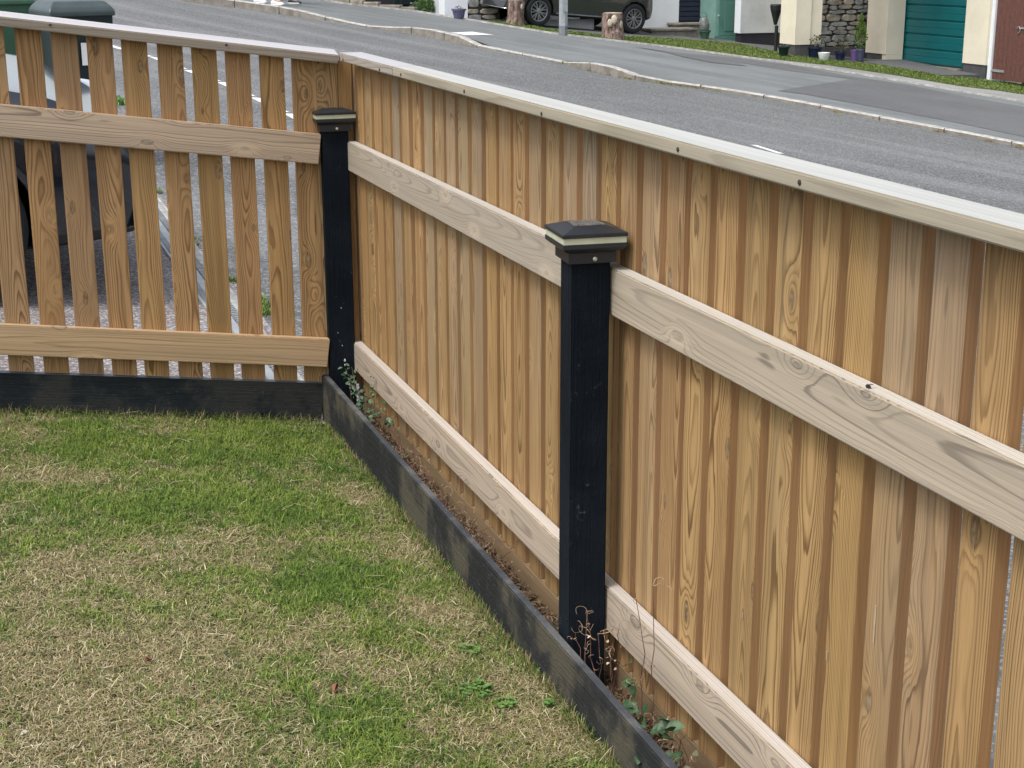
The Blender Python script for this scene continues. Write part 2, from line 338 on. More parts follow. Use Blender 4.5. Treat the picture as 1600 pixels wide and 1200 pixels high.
# ------------------------------------------------------------------ object helpers
def tag(o, label=None, cat=None, group=None, kind=None):
    if label: o['label'] = label
    if cat: o['category'] = cat
    if group: o['group'] = group
    if kind: o['kind'] = kind
    return o
def empty(name, loc=(0, 0, 0), rot=None):
    o = bpy.data.objects.new(name, None); col.objects.link(o); o.location = loc
    o.empty_display_size = 0.1
    if rot is not None: o.rotation_euler = rot
    return o
def link(name, me, parent=None, loc=None, rot=None):
    o = bpy.data.objects.new(name, me); col.objects.link(o)
    if parent: o.parent = parent
    if loc is not None: o.location = loc
    if rot is not None: o.rotation_euler = rot
    return o
def finish(bm, name, mats, parent=None, smooth=False, loc=None, rot=None, bevel=0, angle=None):
    if bevel: bmesh.ops.bevel(bm, geom=bm.edges[:], offset=bevel, segments=1, affect='EDGES')
    bmesh.ops.recalc_face_normals(bm, faces=bm.faces[:])
    me = bpy.data.meshes.new(name); bm.to_mesh(me); bm.free()
    for m in (mats if isinstance(mats, (list, tuple)) else [mats]): me.materials.append(m)
    if smooth:
        for p in me.polygons: p.use_smooth = True
        if angle: me.set_sharp_from_angle(angle=R(angle))
    return link(name, me, parent, loc, rot)
def box(bm, x0, x1, y0, y1, z0, z1, mi=0):
    vs = [bm.verts.new(p) for p in ((x0,y0,z0),(x1,y0,z0),(x1,y1,z0),(x0,y1,z0),(x0,y0,z1),(x1,y0,z1),(x1,y1,z1),(x0,y1,z1))]
    fs = []
    for q in ((0,3,2,1),(4,5,6,7),(0,1,5,4),(1,2,6,5),(2,3,7,6),(3,0,4,7)):
        f = bm.faces.new([vs[i] for i in q]); f.material_index = mi; fs.append(f)
    return vs, fs
def boxo(name, x0, x1, y0, y1, z0, z1, mat, parent=None, bevel=0.0):
    bm = bmesh.new(); box(bm, min(x0,x1), max(x0,x1), min(y0,y1), max(y0,y1), min(z0,z1), max(z0,z1))
    return finish(bm, name, mat, parent, bevel=bevel)
def prism(bm, poly, z0, z1, mi=0):
    n = len(poly)
    a = [bm.verts.new((p[0], p[1], z0(p) if callable(z0) else z0)) for p in poly]
    b = [bm.verts.new((p[0], p[1], z1(p) if callable(z1) else z1)) for p in poly]
    f = [bm.faces.new(a[::-1]), bm.faces.new(b)]
    for i in range(n): f.append(bm.faces.new((a[i], a[(i+1)%n], b[(i+1)%n], b[i])))
    for q in f: q.material_index = mi
def lathe(bm, prof, n=20, cx=0, cy=0, cz=0, mi=0, cap=True):
    rings = []
    for r, z in prof:
        rings.append([bm.verts.new((cx+r*math.cos(2*math.pi*i/n), cy+r*math.sin(2*math.pi*i/n), cz+z)) for i in range(n)])
    for a, b in zip(rings, rings[1:]):
        for i in range(n):
            f = bm.faces.new((a[i], a[(i+1)%n], b[(i+1)%n], b[i])); f.material_index = mi
    if cap:
        f = bm.faces.new(rings[0][::-1]); f.material_index = mi
        f = bm.faces.new(rings[-1]); f.material_index = mi
def tube(bm, pts, r, n=6, mi=0, taper=1.0):
    pts = [Vector(p) for p in pts]; rings = []
    prev = None
    for i, p in enumerate(pts):
        d = (pts[min(i+1, len(pts)-1)] - pts[max(i-1, 0)]).normalized()
        a = d.orthogonal().normalized() if prev is None else (prev - d*prev.dot(d)).normalized()
        prev = a; b = d.cross(a)
        rr = r*(1 + (taper-1)*i/max(1, len(pts)-1))
        rings.append([bm.verts.new(p + a*rr*math.cos(2*math.pi*k/n) + b*rr*math.sin(2*math.pi*k/n)) for k in range(n)])
    for a, b in zip(rings, rings[1:]):
        for k in range(n):
            f = bm.faces.new((a[k], a[(k+1)%n], b[(k+1)%n], b[k])); f.material_index = mi
    bm.faces.new(rings[0][::-1]).material_index = mi; bm.faces.new(rings[-1]).material_index = mi
def copy_part(o, parent, loc=None, rot=None):
    c = o.copy(); col.objects.link(c); c.parent = parent
    if loc is not None: c.location = loc
    if rot is not None: c.rotation_euler = rot
    return c

# pixel of a 1600 px wide frame -> point on the street slope / on a vertical plane (used once, to lay out the street)
SA, SB, SC = -0.87, -0.10, 0.045
def S(x, y, dz=0.0): return SA + SB*x + SC*y + dz
def ray(px, py): return FW + RT*((px-800)/F) - UP*((py-600)/F)
def onS(px, py, dz=0.0):
    v = ray(px, py); n = Vector((-SB, -SC, 1)); t = (SA + dz - CAM.dot(n))/v.dot(n); return CAM + v*t
def onX(px, py, X): v = ray(px, py); return CAM + v*((X-CAM.x)/v.x)
def onY(px, py, Y): v = ray(px, py); return CAM + v*((Y-CAM.y)/v.y)

# ================================================================== GROUND
def sheet(name, poly, mat, dz, kind='structure', zf=None):
    bm = bmesh.new()
    vs = [bm.verts.new((p[0], p[1], (zf(p) if zf else S(p[0], p[1])) + dz)) for p in poly]
    bm.faces.new(vs)
    bmesh.ops.triangulate(bm, faces=bm.faces[:])
    o = finish(bm, name, mat)
    for p in o.data.polygons:
        if p.normal.z < 0: o.data.flip_normals(); break
    o['kind'] = kind
    return o
sheet('ground', [(-150, -150), (200, -150), (200, 260), (-150, 260)], M_ground, -0.012)
def pts(L, dz=0.0): return [onS(*p, dz) for p in L]
# kerb line (foot of the kerb, road level)
kerb_px = [(240, -6), (290, 3), (380, 14), (455, 25), (500, 31), (560, 41), (595, 46), (625, 50.5), (670, 58), (715, 69), (740, 74), (800, 84), (860, 95.5), (885, 101), (915, 110), (960, 120), (1000, 127), (1040, 131.5), (1100, 139.5), (1180, 151.5), (1260, 166.5), (1340, 182), (1420, 197), (1500, 212), (1600, 231.5), (1700, 251)]
kerb_h = [.13, .13, .13, .13, .07, .03, .03, .10, .13, .13, .05, .03, .03, .03, .12, .13, .06, .045, .045, .045, .05, .05, .05, .05, .05, .05]
kl = pts(kerb_px)
d0 = (kl[0]-kl[2]).normalized(); kl = [kl[0]+d0*30] + kl; kerb_h = [.13] + kerb_h
d1 = (kl[-1]-kl[-3]).normalized(); kl.append(kl[-1]+d1*14); kerb_h.append(.05)
# road sheet: from near edge (just beyond the fence/verge) to the kerb
near = [Vector((0.14, -6, 0)), Vector((0.14, 5.2, 0)), *[onS(*p) for p in ((478, 590), (400, 481), (300, 362), (243, 299))]]
nearfar = [onS(205, 235), onS(150, 120), onS(90, 20)]
far_near = nearfar[-1] + (nearfar[-1]-nearfar[-2]).normalized()*30
road_poly = near + nearfar + [far_near] + kl
sheet('road', road_poly, M_road, 0.0)
# driveway beyond the side fence
dp = [(-9, 4.95), (-0.05, 4.95), *[(p.x, p.y) for p in near[2:]], (nearfar[0].x, nearfar[0].y), (nearfar[1].x, nearfar[1].y), (nearfar[2].x, nearfar[2].y), (-9, 22)]
sheet('driveway', dp, M_drive, 0.004)
# drainage channel strip across the mouth of the driveway
strip = empty('drain_channel', onS(330, 405)); tag(strip, 'long narrow grey drain channel with pale edging, weeds in it, behind the slatted fence', 'drain')
a, b = onS(243, 308), onS(482, 612)
dv = (b-a).normalized(); nv = Vector((dv.y, -dv.x, 0))
for o_, w_, h_, m_, nm in ((0.0, 0.05, 0.02, M_kerbT, 'concrete_edge'), (-0.09, 0.085, 0.012, M_galv, 'channel'), (-0.13, 0.03, 0.016, M_galvD, 'channel_edge')):
    bm = bmesh.new(); c0 = a + nv*0; 
    q = [a + nv*(-o_), b + nv*(-o_), b + nv*(-o_-w_*-1), a + nv*(-o_-w_*-1)]
    prism(bm, [(p.x, p.y) for p in q], lambda p: S(p[0], p[1], -0.02), lambda p, h_=h_: S(p[0], p[1], 0.004+h_))
    o = finish(bm, nm, m_); o.parent = strip; o.matrix_parent_inverse = Matrix.Translation(-strip.location)
L_ = (b-a).length
bm = bmesh.new()
for i in range(int(L_/0.028)):
    p = a + dv*(i*0.028) + nv*0.05
    box(bm, -0.034, 0.034, -0.005, 0.005, 0, 0.006)
    for v in bm.verts[-8:]: v.co = Vector((p.x, p.y, S(p.x, p.y, 0.017))) + nv*v.co.x + dv*v.co.y + Vector((0, 0, v.co.z))
    bm.verts.ensure_lookup_table()
    if i == 0: pass
o = finish(bm, 'grating_bar', M_galv); o['kind'] = 'stuff'; o.parent = strip; o.matrix_parent_inverse = Matrix.Translation(-strip.location)

# painted lines on the road
def dash(p0, p1, width, dz=0.004):
    A, B = onS(*p0), onS(*p1); d = (B-A).normalized(); n_ = Vector((d.y, -d.x, 0)).normalized()*width/2
    return sheet('road_marking', [A+n_, B+n_, B-n_, A-n_], M_line, dz)
segs = [(150, 64), (196, 79), (240, 90), (292, 110), (345, 129), (398, 153), (450, 178), (505, 208)]
for p0, p1 in zip(segs, segs[1:]):
    q = (p0[0]+(p1[0]-p0[0])*0.9, p0[1]+(p1[1]-p0[1])*0.9); dash(p0, q, 0.09)
dash((1178, 227), (1220, 240.5), 0.075)
# pavement raised above the road, following the kerb heights
back_px = [(430, -6), (500, 1), (560, 9.5), (640, 17), (695, 26), (740, 33), (800, 43), (872, 54.5), (960, 64.5), (1050, 75), (1120, 84.5), (1180, 92.5), (1300, 110), (1400, 126.5), (1500, 143.5), (1600, 160.5), (1700, 177)]
BH = 0.05
bl = pts(back_px, BH)
d0 = (bl[0]-bl[2]).normalized(); bl = [bl[0]+d0*26] + bl
d1 = (bl[-1]-bl[-3]).normalized(); bl.append(bl[-1]+d1*14)
def resample(L, H, n):
    s = [0]
    for p, q in zip(L, L[1:]): s.append(s[-1]+(q-p).length)
    out = []
    for i in range(n+1):
        t = s[-1]*i/n; k = max(j for j in range(len(s)) if s[j] <= t+1e-9); k = min(k, len(L)-2)
        f = (t-s[k])/(s[k+1]-s[k]); out.append((L[k].lerp(L[k+1], f), H[k]+(H[k+1]-H[k])*f))
    return out
KW = 0.125
def koff(i, w_):
    t = (kl[min(i+1, len(kl)-1)]-kl[max(i-1, 0)]).normalized(); n_ = Vector((-t.y, t.x, 0)).normalized()
    if n_.dot(Vector((0.7, 0.7, 0))) < 0: n_ = -n_
    return kl[i] + n_*w_
kin = [koff(i, KW) for i in range(len(kl))]
ka = resample(kin, kerb_h, 90); ba = resample(bl, [BH]*len(bl), 90)
bm = bmesh.new(); rows = []
for (p, h), (q, h2) in zip(ka, ba):
    row = []
    for t in (0, .06, .2, .5, 1):
        x, y = p.x+(q.x-p.x)*t, p.y+(q.y-p.y)*t
        row.append(bm.verts.new((x, y, S(x, y, h*(1-min(1, t/.2)) + h2*min(1, t/.2) - (0.004 if t == 0 else 0)))))
    rows.append(row)
for r0, r1 in zip(rows, rows[1:]):
    for k in range(4): bm.faces.new((r0[k], r0[k+1], r1[k+1], r1[k]))
o = finish(bm, 'pavement', M_pave, smooth=True); o['kind'] = 'structure'
if o.data.polygons[100].normal.z < 0: o.data.flip_normals()
# darker reinstatement patches and the pale slab in the pavement
def patch(name, px, mat, dz): return sheet(name, [onS(*p, BH) for p in px], mat, BH+dz)
patch('pavement_patch', [(1062, 83), (1150, 91), (1240, 103), (1330, 119.5), (1420, 133), (1480, 146), (1600, 167), (1700, 184), (1700, 238), (1600, 214), (1500, 193), (1380, 170), (1260, 148), (1215, 142), (1330, 124), (1240, 112), (1150, 97)], M_patch, 0.004)
patch('pavement_patch', [(988, 73), (1062, 83), (1150, 97), (1168, 104), (1110, 98), (1065, 89), (1040, 82)], M_patch, 0.008)
patch('pavement_slab', [(700, 51.5), (738, 50), (772, 55), (722, 55.5)], M_line, 0.006)
# kerb stones, each its own piece of the kerb
kerb = empty('kerb', (kl[14].x, kl[14].y, kl[14].z)); kerb['kind'] = 'structure'
kinv = Matrix.Translation(-kerb.location)
KS = resample(kl, kerb_h, 1)
def kerb_at(L, H, step):
    s = [0]
    for p, q in zip(L, L[1:]): s.append(s[-1]+(q-p).length)
    t = 0; out = []
    while t < s[-1]:
        k = min(max(j for j in range(len(s)) if s[j] <= t+1e-9), len(L)-2); f = (t-s[k])/(s[k+1]-s[k])
        out.append((L[k].lerp(L[k+1], f), H[k]+(H[k+1]-H[k])*f)); t += step
    return out
kk = kerb_at(kl[1:-1], kerb_h[1:-1], 0.46)
for i in range(0, len(kk)-2, 2):
    bm = bmesh.new(); prev = None
    trio = kk[i:i+3]
    ringz = []
    for j, (p, h) in enumerate(trio):
        t = (trio[2][0]-trio[0][0]).normalized(); n_ = Vector((-t.y, t.x, 0)).normalized()
        if n_.dot(Vector((0.7, 0.7, 0))) < 0: n_ = -n_
        pp = p + t*(0.008 if j == 0 else -0.008 if j == 2 else 0)
        prof = [(0, -0.05), (0.0, h-0.012), (0.014, h+0.002), (KW-0.004, h+0.004), (KW-0.004, -0.05)]
        ringz.append([bm.verts.new((pp.x+n_.x*u, pp.y+n_.y*u, S(pp.x+n_.x*u, pp.y+n_.y*u, v))) for u, v in prof])
    for r0, r1 in zip(ringz, ringz[1:]):
        for k in range(4):
            f = bm.faces.new((r0[k], r0[k+1], r1[k+1], r1[k])); f.material_index = 1 if k in (1, 2) else 0
    bm.faces.new(ringz[0]); bm.faces.new(ringz[-1][::-1])
    o = finish(bm, 'kerb_stone', [M_kerb, M_kerbT], kerb); o.matrix_parent_inverse = kinv
# white edging strip at the back of the pavement
bm = bmesh.new()
ed = resample(bl, [0]*len(bl), 80)
prevr = None
for i, (p, _) in enumerate(ed):
    t = (ed[min(i+1, 80)][0]-ed[max(i-1, 0)][0]).normalized(); n_ = Vector((-t.y, t.x, 0)).normalized()
    if n_.dot(Vector((0.7, 0.7, 0))) < 0: n_ = -n_
    rr = [bm.verts.new((p.x+n_.x*u, p.y+n_.y*u, S(p.x+n_.x*u, p.y+n_.y*u, v))) for u, v in ((0, 0.02), (0, BH+.03), (.07, BH+.03), (.07, 0.02))]
    if prevr:
        for k in range(3): bm.faces.new((prevr[k], prevr[k+1], rr[k+1], rr[k]))
    prevr = rr
o = finish(bm, 'pavement_edging', M_kerbT); o['kind'] = 'structure'
# verge and forecourts behind it
vf = [onS(*p, BH) for p in [(430, -18), (560, -10), (700, -2), (900, 30), (1060, 45), (1200, 75), (1400, 92), (1600, 124), (1750, 150)]]
vf = [p + Vector((2.5, 2.5, 0)) for p in vf]
sheet('forecourt', bl[1:] + vf[::-1], M_patch, BH-0.006)
gm = [(1100, 82.5), (1180, 93), (1300, 110.5), (1400, 127), (1500, 144), (1600, 161), (1700, 178), (1700, 168), (1600, 148), (1500, 135), (1400, 118), (1300, 103), (1200, 92), (1160, 88)]
sheet('gravel_margin', [onS(x, y-0.8, BH) for x, y in gm], M_gravel, BH+0.002)
verge_px = [(765, 34), (810, 36), (850, 45), (900, 50), (960, 58), (1010, 58), (1060, 61), (1105, 64), (1150, 68), (1200, 79), (1230, 86), (1280, 90), (1310, 96), (1345, 98), (1400, 106), (1440, 108), (1500, 113), (1548, 124), (1600, 133), (1700, 148),
            (1700, 168), (1600, 148), (1560, 142), (1500, 135), (1400, 118), (1300, 103), (1200, 92), (1160, 88), (1100, 81.5), (960, 63.3), (872, 53.3), (800, 42), (770, 37.5)]
sheet('grass_verge', [onS(x, y, BH) for x, y in verge_px], M_verge, BH+0.006)

# ================================================================== LAWN
def LZ(x, y): return -0.534 + 0.138*(-x-0.108) - 0.020*(y-2.7)
sheet('lawn', [(-9, -8), (-0.112, -8), (-0.112, 4.87), (-9, 4.87)], M_lawn, 0.0, zf=lambda p: LZ(p[0], p[1]))
# retained soil bed between the plank and the road fence
bm = bmesh.new(); ny = 120; pr = None
for i in range(ny+1):
    y = -4 + 8.95*i/ny; h = 0.012*math.sin(y*9)+0.010*math.sin(y*23+1)
    rr = [bm.verts.new((x, y, -0.545+h*k)) for x, k in ((-0.09, 1), (-0.05, .4), (0.0, .8), (0.034, 0.3))]
    if pr:
        for k in range(3): bm.faces.new((pr[k], pr[k+1], rr[k+1], rr[k]))
    pr = rr
o = finish(bm, 'soil_bed', M_soil, smooth=True); o['kind'] = 'structure'

def blades(name, P, ang, lean, length, width, colr, mat, curve=0.35):
    """P (n,3) roots; each blade is three triangles."""
    n = len(P)
    d = np.stack([np.cos(ang), np.sin(ang), np.zeros(n)], 1)
    s = np.stack([-np.sin(ang), np.cos(ang), np.zeros(n)], 1)
    up = np.array([0, 0, 1.0])
    def at(t, le): return P + length[:, None]*t*(d*np.sin(le)[:, None] + up*np.cos(le)[:, None])
    mid = at(0.55, lean); tip = at(1.0, np.minimum(lean+curve*(0.4+rng.random(n)), 1.52))
    w0 = (width*0.5)[:, None]*s; w1 = w0*0.8
    V = np.stack([P-w0, P+w0, mid-w1, mid+w1, tip], 1).reshape(-1, 3).astype(np.float32)
    base = (np.arange(n)*5)[:, None]
    T = np.concatenate([base+np.array([[0, 1, 3]]), base+np.array([[0, 3, 2]]), base+np.array([[2, 3, 4]])], 1).reshape(-1).astype(np.int32)
    me = bpy.data.meshes.new(name)
    me.vertices.add(5*n); me.vertices.foreach_set('co', V.ravel())
    me.loops.add(9*n); me.loops.foreach_set('vertex_index', T)
    me.polygons.add(3*n); me.polygons.foreach_set('loop_start', (np.arange(3*n)*3).astype(np.int32))
    try: me.polygons.foreach_set('loop_total', np.full(3*n, 3, np.int32))
    except Exception: pass
    at_ = me.color_attributes.new('blade', 'FLOAT_COLOR', 'POINT')
    c = np.concatenate([colr, np.ones((n, 1))], 1).astype(np.float32)
    at_.data.foreach_set('color', np.repeat(c, 5, 0).ravel())
    me.update(); me.validate(); me.materials.append(mat)
    o = link(name, me); o['kind'] = 'stuff'; return o
def vnoise(x, y, s, seed):
    r = np.random.default_rng(seed).random((64, 64))
    X, Y = x*s+100, y*s+100; i, j = np.floor(X).astype(int), np.floor(Y).astype(int)
    f, g = X-i, Y-j; f = f*f*(3-2*f); g = g*g*(3-2*g)
    return (r[i%64, j%64]*(1-f)+r[(i+1)%64, j%64]*f)*(1-g)+(r[i%64, (j+1)%64]*(1-f)+r[(i+1)%64, (j+1)%64]*f)*g
def onlawn(px, py):
    v = ray(px, py); t = 3.0
    for _ in range(20):
        p = CAM+v*t; t += (LZ(p.x, p.y)-p.z)/v.z
    return CAM+v*t
# greener and strawier areas of the turf: (px, py, radius m, strength)
spots = [(300, 700, .30, .5), (120, 690, .2, .25), (470, 700, .2, .3), (330, 780, .22, .45), (430, 800, .14, .5), (180, 810, .14, .4), (520, 900, .14, .5), (460, 930, .12, .4), (600, 990, .1, .3), (250, 950, .10, .2), (130, 1080, .08, .15),
         (560, 1120, .10, .45), (590, 1180, .1, .35), (440, 1060, .10, .2), (740, 1090, .06, .4), (700, 880, .09, .2), (60, 740, .12, -.5), (90, 900, .12, -.3), (380, 850, .09, -.5), (200, 880, .1, -.2), (280, 1010, .2, -.5), (60, 1050, .25, -.5),
         (120, 1170, .2, -.5), (640, 860, .1, -.55), (700, 960, .12, -.45), (600, 1050, .12, -.4), (800, 1080, .1, -.35), (330, 1170, .12, -.4), (480, 860, .07, -.35), (680, 1150, .1, -.3), (240, 675, .06, -.4), (850, 1150, .12, -.4), (560, 770, .08, -.2)]
def green(x, y):
    g = 0.50 + 0.42*(vnoise(x, y, 5.5, 3)-.5) + 0.35*(vnoise(x, y, 14, 4)-.5) + 0.6*(vnoise(x, y, 30, 5)-.5)
    for px, py, r, s in spots:
        p = onlawn(px, py); g = g + s*np.exp(-((x-p.x)**2+(y-p.y)**2)/(r*r))
    return np.clip(g, 0, 1)
def lawn_roots(n, dens=None):
    x = rng.uniform(-1.5, -0.112, n); y = rng.uniform(1.85, 4.86, n)
    return x, y
n = 640000
x, y = lawn_roots(n); g = green(x, y)
isg = rng.random(n) < np.clip(g*0.95+0.10, 0, 1)
clump = vnoise(x, y, 40, 8)
keep = rng.random(n) < np.where(isg, 0.35+0.65*np.clip(clump*1.5-.15, 0, 1), 0.55+.35*vnoise(x, y, 22, 9))
x, y, g, isg, clump = x[keep], y[keep], g[keep], isg[keep], clump[keep]; n = len(x)
z = LZ(x, y) - 0.003 + np.where(isg, 0, 0.010*rng.random(n)**1.5)
u = rng.random(n)
lean = np.where(isg, rng.normal(0.95, 0.34, n), rng.normal(1.22, 0.22, n)); lean = np.clip(lean, 0.1, 1.50)
length = np.where(isg, 0.011+0.018*u+0.009*np.clip(g, 0, 1), 0.009+0.020*u)
width = np.where(isg, 0.0010+0.0011*rng.random(n), 0.0007+0.0011*rng.random(n))
ca = np.array([0.078, 0.150, 0.018]); cb = np.array([0.22, 0.285, 0.050]); cdk = np.array([0.032, 0.070, 0.018])
mixv = np.clip(vnoise(x, y, 9, 21)*0.8+rng.random(n)*.5-.15, 0, 1)[:, None]
cg = (ca*(1-mixv)+cb*mixv); dk = (rng.random(n) < .3)[:, None]; cg = np.where(dk, cdk, cg)
sa = np.array([0.40, 0.335, 0.185]); sb = np.array([0.22, 0.17, 0.082]); sc_ = np.array([0.52, 0.47, 0.31]); sd_ = np.array([0.17, 0.165, 0.065])
k = rng.random(n)[:, None]
cs = np.where(k < .36, sa, np.where(k < .66, sb, np.where(k < .77, sc_, sd_)))*(0.75+0.5*rng.random(n))[:, None]
c = np.where(isg[:, None], cg*(0.8+0.45*rng.random(n))[:, None], cs)
blades('lawn_grass', np.stack([x, y, z], 1), rng.uniform(0, 2*np.pi, n), lean, length, width, c, M_blade, 0.5)
# longer dry stalks lying on the turf
n = 420
x, y = lawn_roots(n); z = LZ(x, y)+0.008+0.008*rng.random(n)
c = np.array([0.55, 0.47, 0.29])*(0.7+0.6*rng.random(n))[:, None]
blades('dry_grass_stalks', np.stack([x, y, z], 1), rng.uniform(0, 6.28, n), rng.normal(1.42, .1, n).clip(1.0, 1.5), 0.03+0.05*rng.random(n)**2, 0.0012+0.0008*rng.random(n), c, M_blade, 0.2)
# rim of longer grass against the two planks
n = 5200
tt = rng.random(n); isb = rng.random(n) < .62
x = np.where(isb, -0.112-np.abs(rng.normal(0, .012, n)), rng.uniform(-1.7, -0.13, n)); y = np.where(isb, rng.uniform(1.8, 4.8, n), 4.868-np.abs(rng.normal(0, .014, n)))
z = LZ(x, y)-.002; gg = rng.random(n) < .55
c = np.where(gg[:, None], ca*0.8, sb*1.1)*(0.7+.6*rng.random(n))[:, None]
blades('edge_grass', np.stack([x, y, z], 1), rng.uniform(0, 6.28, n), rng.normal(.5, .3, n).clip(.05, 1.4), 0.02+0.028*rng.random(n), 0.0015+0*x, c, M_blade)

# ================================================================== FENCES
DEL = -0.00945; YA = 4.86; SLO = 0.1343
FBX0, FBX1 = 0.0, 0.032     # rail front and back
fenceB = empty('picket_fence', (0, 2.7, -0.6)); tag(fenceB, 'close-boarded wooden picket fence beside the road, seen at a slant, on black plank', 'fence')
invB = Matrix.Translation(-fenceB.location)
def pB(o): o.parent = fenceB; o.matrix_parent_inverse = invB; return o
def board_mesh(name, w_, t_, h_, bev=0.0016):
    """local: x width, y thickness (front at -t/2), z length, centred; slot 1 = sawn edges."""
    bm = bmesh.new(); box(bm, -w_/2, w_/2, -t_/2, t_/2, -h_/2, h_/2)
    for f in bm.faces:
        f.normal_update()
        if abs(f.normal.x) > .5: f.material_index = 1
    bmesh.ops.bevel(bm, geom=[e for e in bm.edges if abs((e.verts[0].co-e.verts[1].co).z) > .01], offset=bev, segments=1, affect='EDGES')
    me = bpy.data.meshes.new(name); bm.to_mesh(me); bm.free(); return me
# road side pickets: measured +Y edges
Yb = [5.06, 4.95, 4.85, 4.754, 4.641, 4.533, 4.422, 4.315, 4.200, 4.087, 3.981, 3.877, 3.772, 3.662, 3.553, 3.449, 3.347, 3.240, 3.134, 3.032, 2.924, 2.820, 2.720, 2.616, 2.514, 2.416, 2.313, 2.208, 2.101, 1.997, 1.893, 1.789, 1.684, 1.581, 1.4745]
while Yb[-1] > 0.4: Yb.append(Yb[-1]-0.1045)
zt, zb = 0.6265, -0.485
ZCB = 0.6545
meB = board_mesh('picket', 0.0755, 0.0235, zt-zb); meB.materials.append(M_board); meB.materials.append(M_boardE)
for i, yl in enumerate(Yb):
    o = link('picket', meB); o.location = (0.0325+0.0118+random.uniform(0, .0015), yl-0.0755/2+(random.uniform(-.0012, .0012) if i > 2 else 0), (zt+zb)/2)
    o.rotation_euler = (random.uniform(-.0018, .0018), 0, R(-90)+random.uniform(-.01, .01)); pB(o)
def rail(name, mats, P0, P1, w_, t_, top_mat=True, up=Vector((0, 0, 1))):
    """plank from P0 to P1 (centre line); width w_ vertical, thickness t_ horizontal."""
    P0, P1 = Vector(P0), Vector(P1); d = (P1-P0); Lh = d.length; d.normalize()
    bm = bmesh.new(); box(bm, -w_/2, w_/2, -t_/2, t_/2, -Lh/2, Lh/2)
    for f in bm.faces:
        f.normal_update()
        if f.normal.x > .5: f.material_index = 1
    bmesh.ops.bevel(bm, geom=[e for e in bm.edges if abs((e.verts[0].co-e.verts[1].co).z) > .01], offset=0.003, segments=2, affect='EDGES')
    me = bpy.data.meshes.new(name); bm.to_mesh(me); bm.free()
    for m_ in mats: me.materials.append(m_)
    o = link(name, me)
    xa = up; za = d; ya = za.cross(xa).normalized(); xa = ya.cross(za).normalized()
    Mx = Matrix((xa, ya, za)).transposed().to_4x4(); Mx.translation = (P0+P1)/2; o.matrix_world = Mx
    return o, Mx
def railB(name, mats, xc, y0, y1, zc, w_, t_):
    o, Mx = rail(name, mats, (xc, y0, zc), (xc, y1, zc), w_, t_)
    o.parent = fenceB; o.matrix_parent_inverse = invB; return o
for y0, y1, dz in ((4.99, 2.822, 0.0), (2.818, -0.2, 0.0)):
    railB('rail', [M_rail, M_railT], 0.016, y0, y1, 0.370-0.0475+dz, 0.095, 0.032)
    railB('rail', [M_rail, M_railT], 0.016, y0, y1, -0.305-0.0475+dz, 0.095, 0.032)
railB('capping_rail', [M_cap, M_capT], 0.0185, 4.86, 4.215, ZCB-0.013, 0.026, 0.077)
railB('capping_rail', [M_cap, M_capT], 0.0185, 4.209, -0.2, ZCB-0.013, 0.026, 0.077)
railB('gravel_board', [M_gravB, M_gravT], -0.0975, 4.905, -0.2, -0.414-0.115, 0.23, 0.022)
railB('kickboard', [M_tan, M_tan], 0.046, 4.95, -0.2, -0.486-0.16, 0.32, 0.026)
# screws and drilled holes in the capping
for i, yy in enumerate([4.80, 4.35, 4.12, 3.55, 3.02, 2.36, 1.95]):
    bm = bmesh.new(); lathe(bm, [(0.0042, 0), (0.0042, 0.0022), (0.002, 0.003)], 8)
    o = finish(bm, 'screw', M_rust); o.location = (-0.0195, yy, ZCB-0.017+random.uniform(-.003, .003)); o.rotation_euler = (0, R(-90), 0); pB(o)

# posts with solar cap lights
def post(x, y, rot, w_, ztop):
    bm = bmesh.new(); box(bm, 0, w_, 0, w_, -0.75-ztop, 0)
    bmesh.ops.bevel(bm, geom=bm.edges[:], offset=0.0025, segments=2, affect='EDGES')
    o = finish(bm, 'post', M_post); o.location = (x, y, ztop); o.rotation_euler = (0, 0, R(rot)); pB(o); return o
def solar(x, y, rot, w_, ztop, size, label):
    t = empty('post_cap_light', (x, y, ztop), (0, 0, R(rot))); tag(t, label, 'solar light', 'solar lights on the fence posts')
    c = w_/2; s = size/2
    def sq(name, mat, prof, bev=0.0):
        bm = bmesh.new(); rg = []
        for h, z_ in prof: rg.append([bm.verts.new((c+a*h, c+b*h, z_)) for a, b in ((-1,-1),(1,-1),(1,1),(-1,1))])
        bm.faces.new(rg[0][::-1]); bm.faces.new(rg[-1])
        for r0, r1 in zip(rg, rg[1:]):
            for k in range(4): bm.faces.new((r0[k], r0[(k+1)%4], r1[(k+1)%4], r1[k]))
        if bev: bmesh.ops.bevel(bm, geom=bm.edges[:], offset=bev, segments=2, affect='EDGES')
        return finish(bm, name, mat, t)
    q = size/0.13
    sq('collar', M_capblk, [(w_/2+0.009, -0.019*q), (w_/2+0.009, 0.0), (w_/2+0.009, 0.003)], 0.0012)
    sq('lower_housing', M_capblk, [(w_/2+0.006, 0.003), (s*0.86, 0.006*q), (s*0.985, 0.013*q), (s*0.985, 0.022*q)], 0.0008)
    sq('light_band', M_band, [(s*0.965, 0.022*q), (s*0.965, 0.034*q)])
    sq('lid', M_capblk, [(s, 0.034*q), (s, 0.041*q), (s*0.50, 0.0515*q), (s*0.48, 0.0515*q)], 0.0008)
    sq('solar_panel', M_solar, [(s*0.47, 0.0515*q), (s*0.47, 0.0527*q)])
    bm = bmesh.new(); lathe(bm, [(0.0045, 0), (0.0045, 0.0015), (0.0015, 0.003)], 10)
    o = finish(bm, 'screw', M_screw, t); o.location = (c+0.004, c-(w_/2+0.0105), -0.010*q); o.rotation_euler = (R(90), 0, 0)
    return t
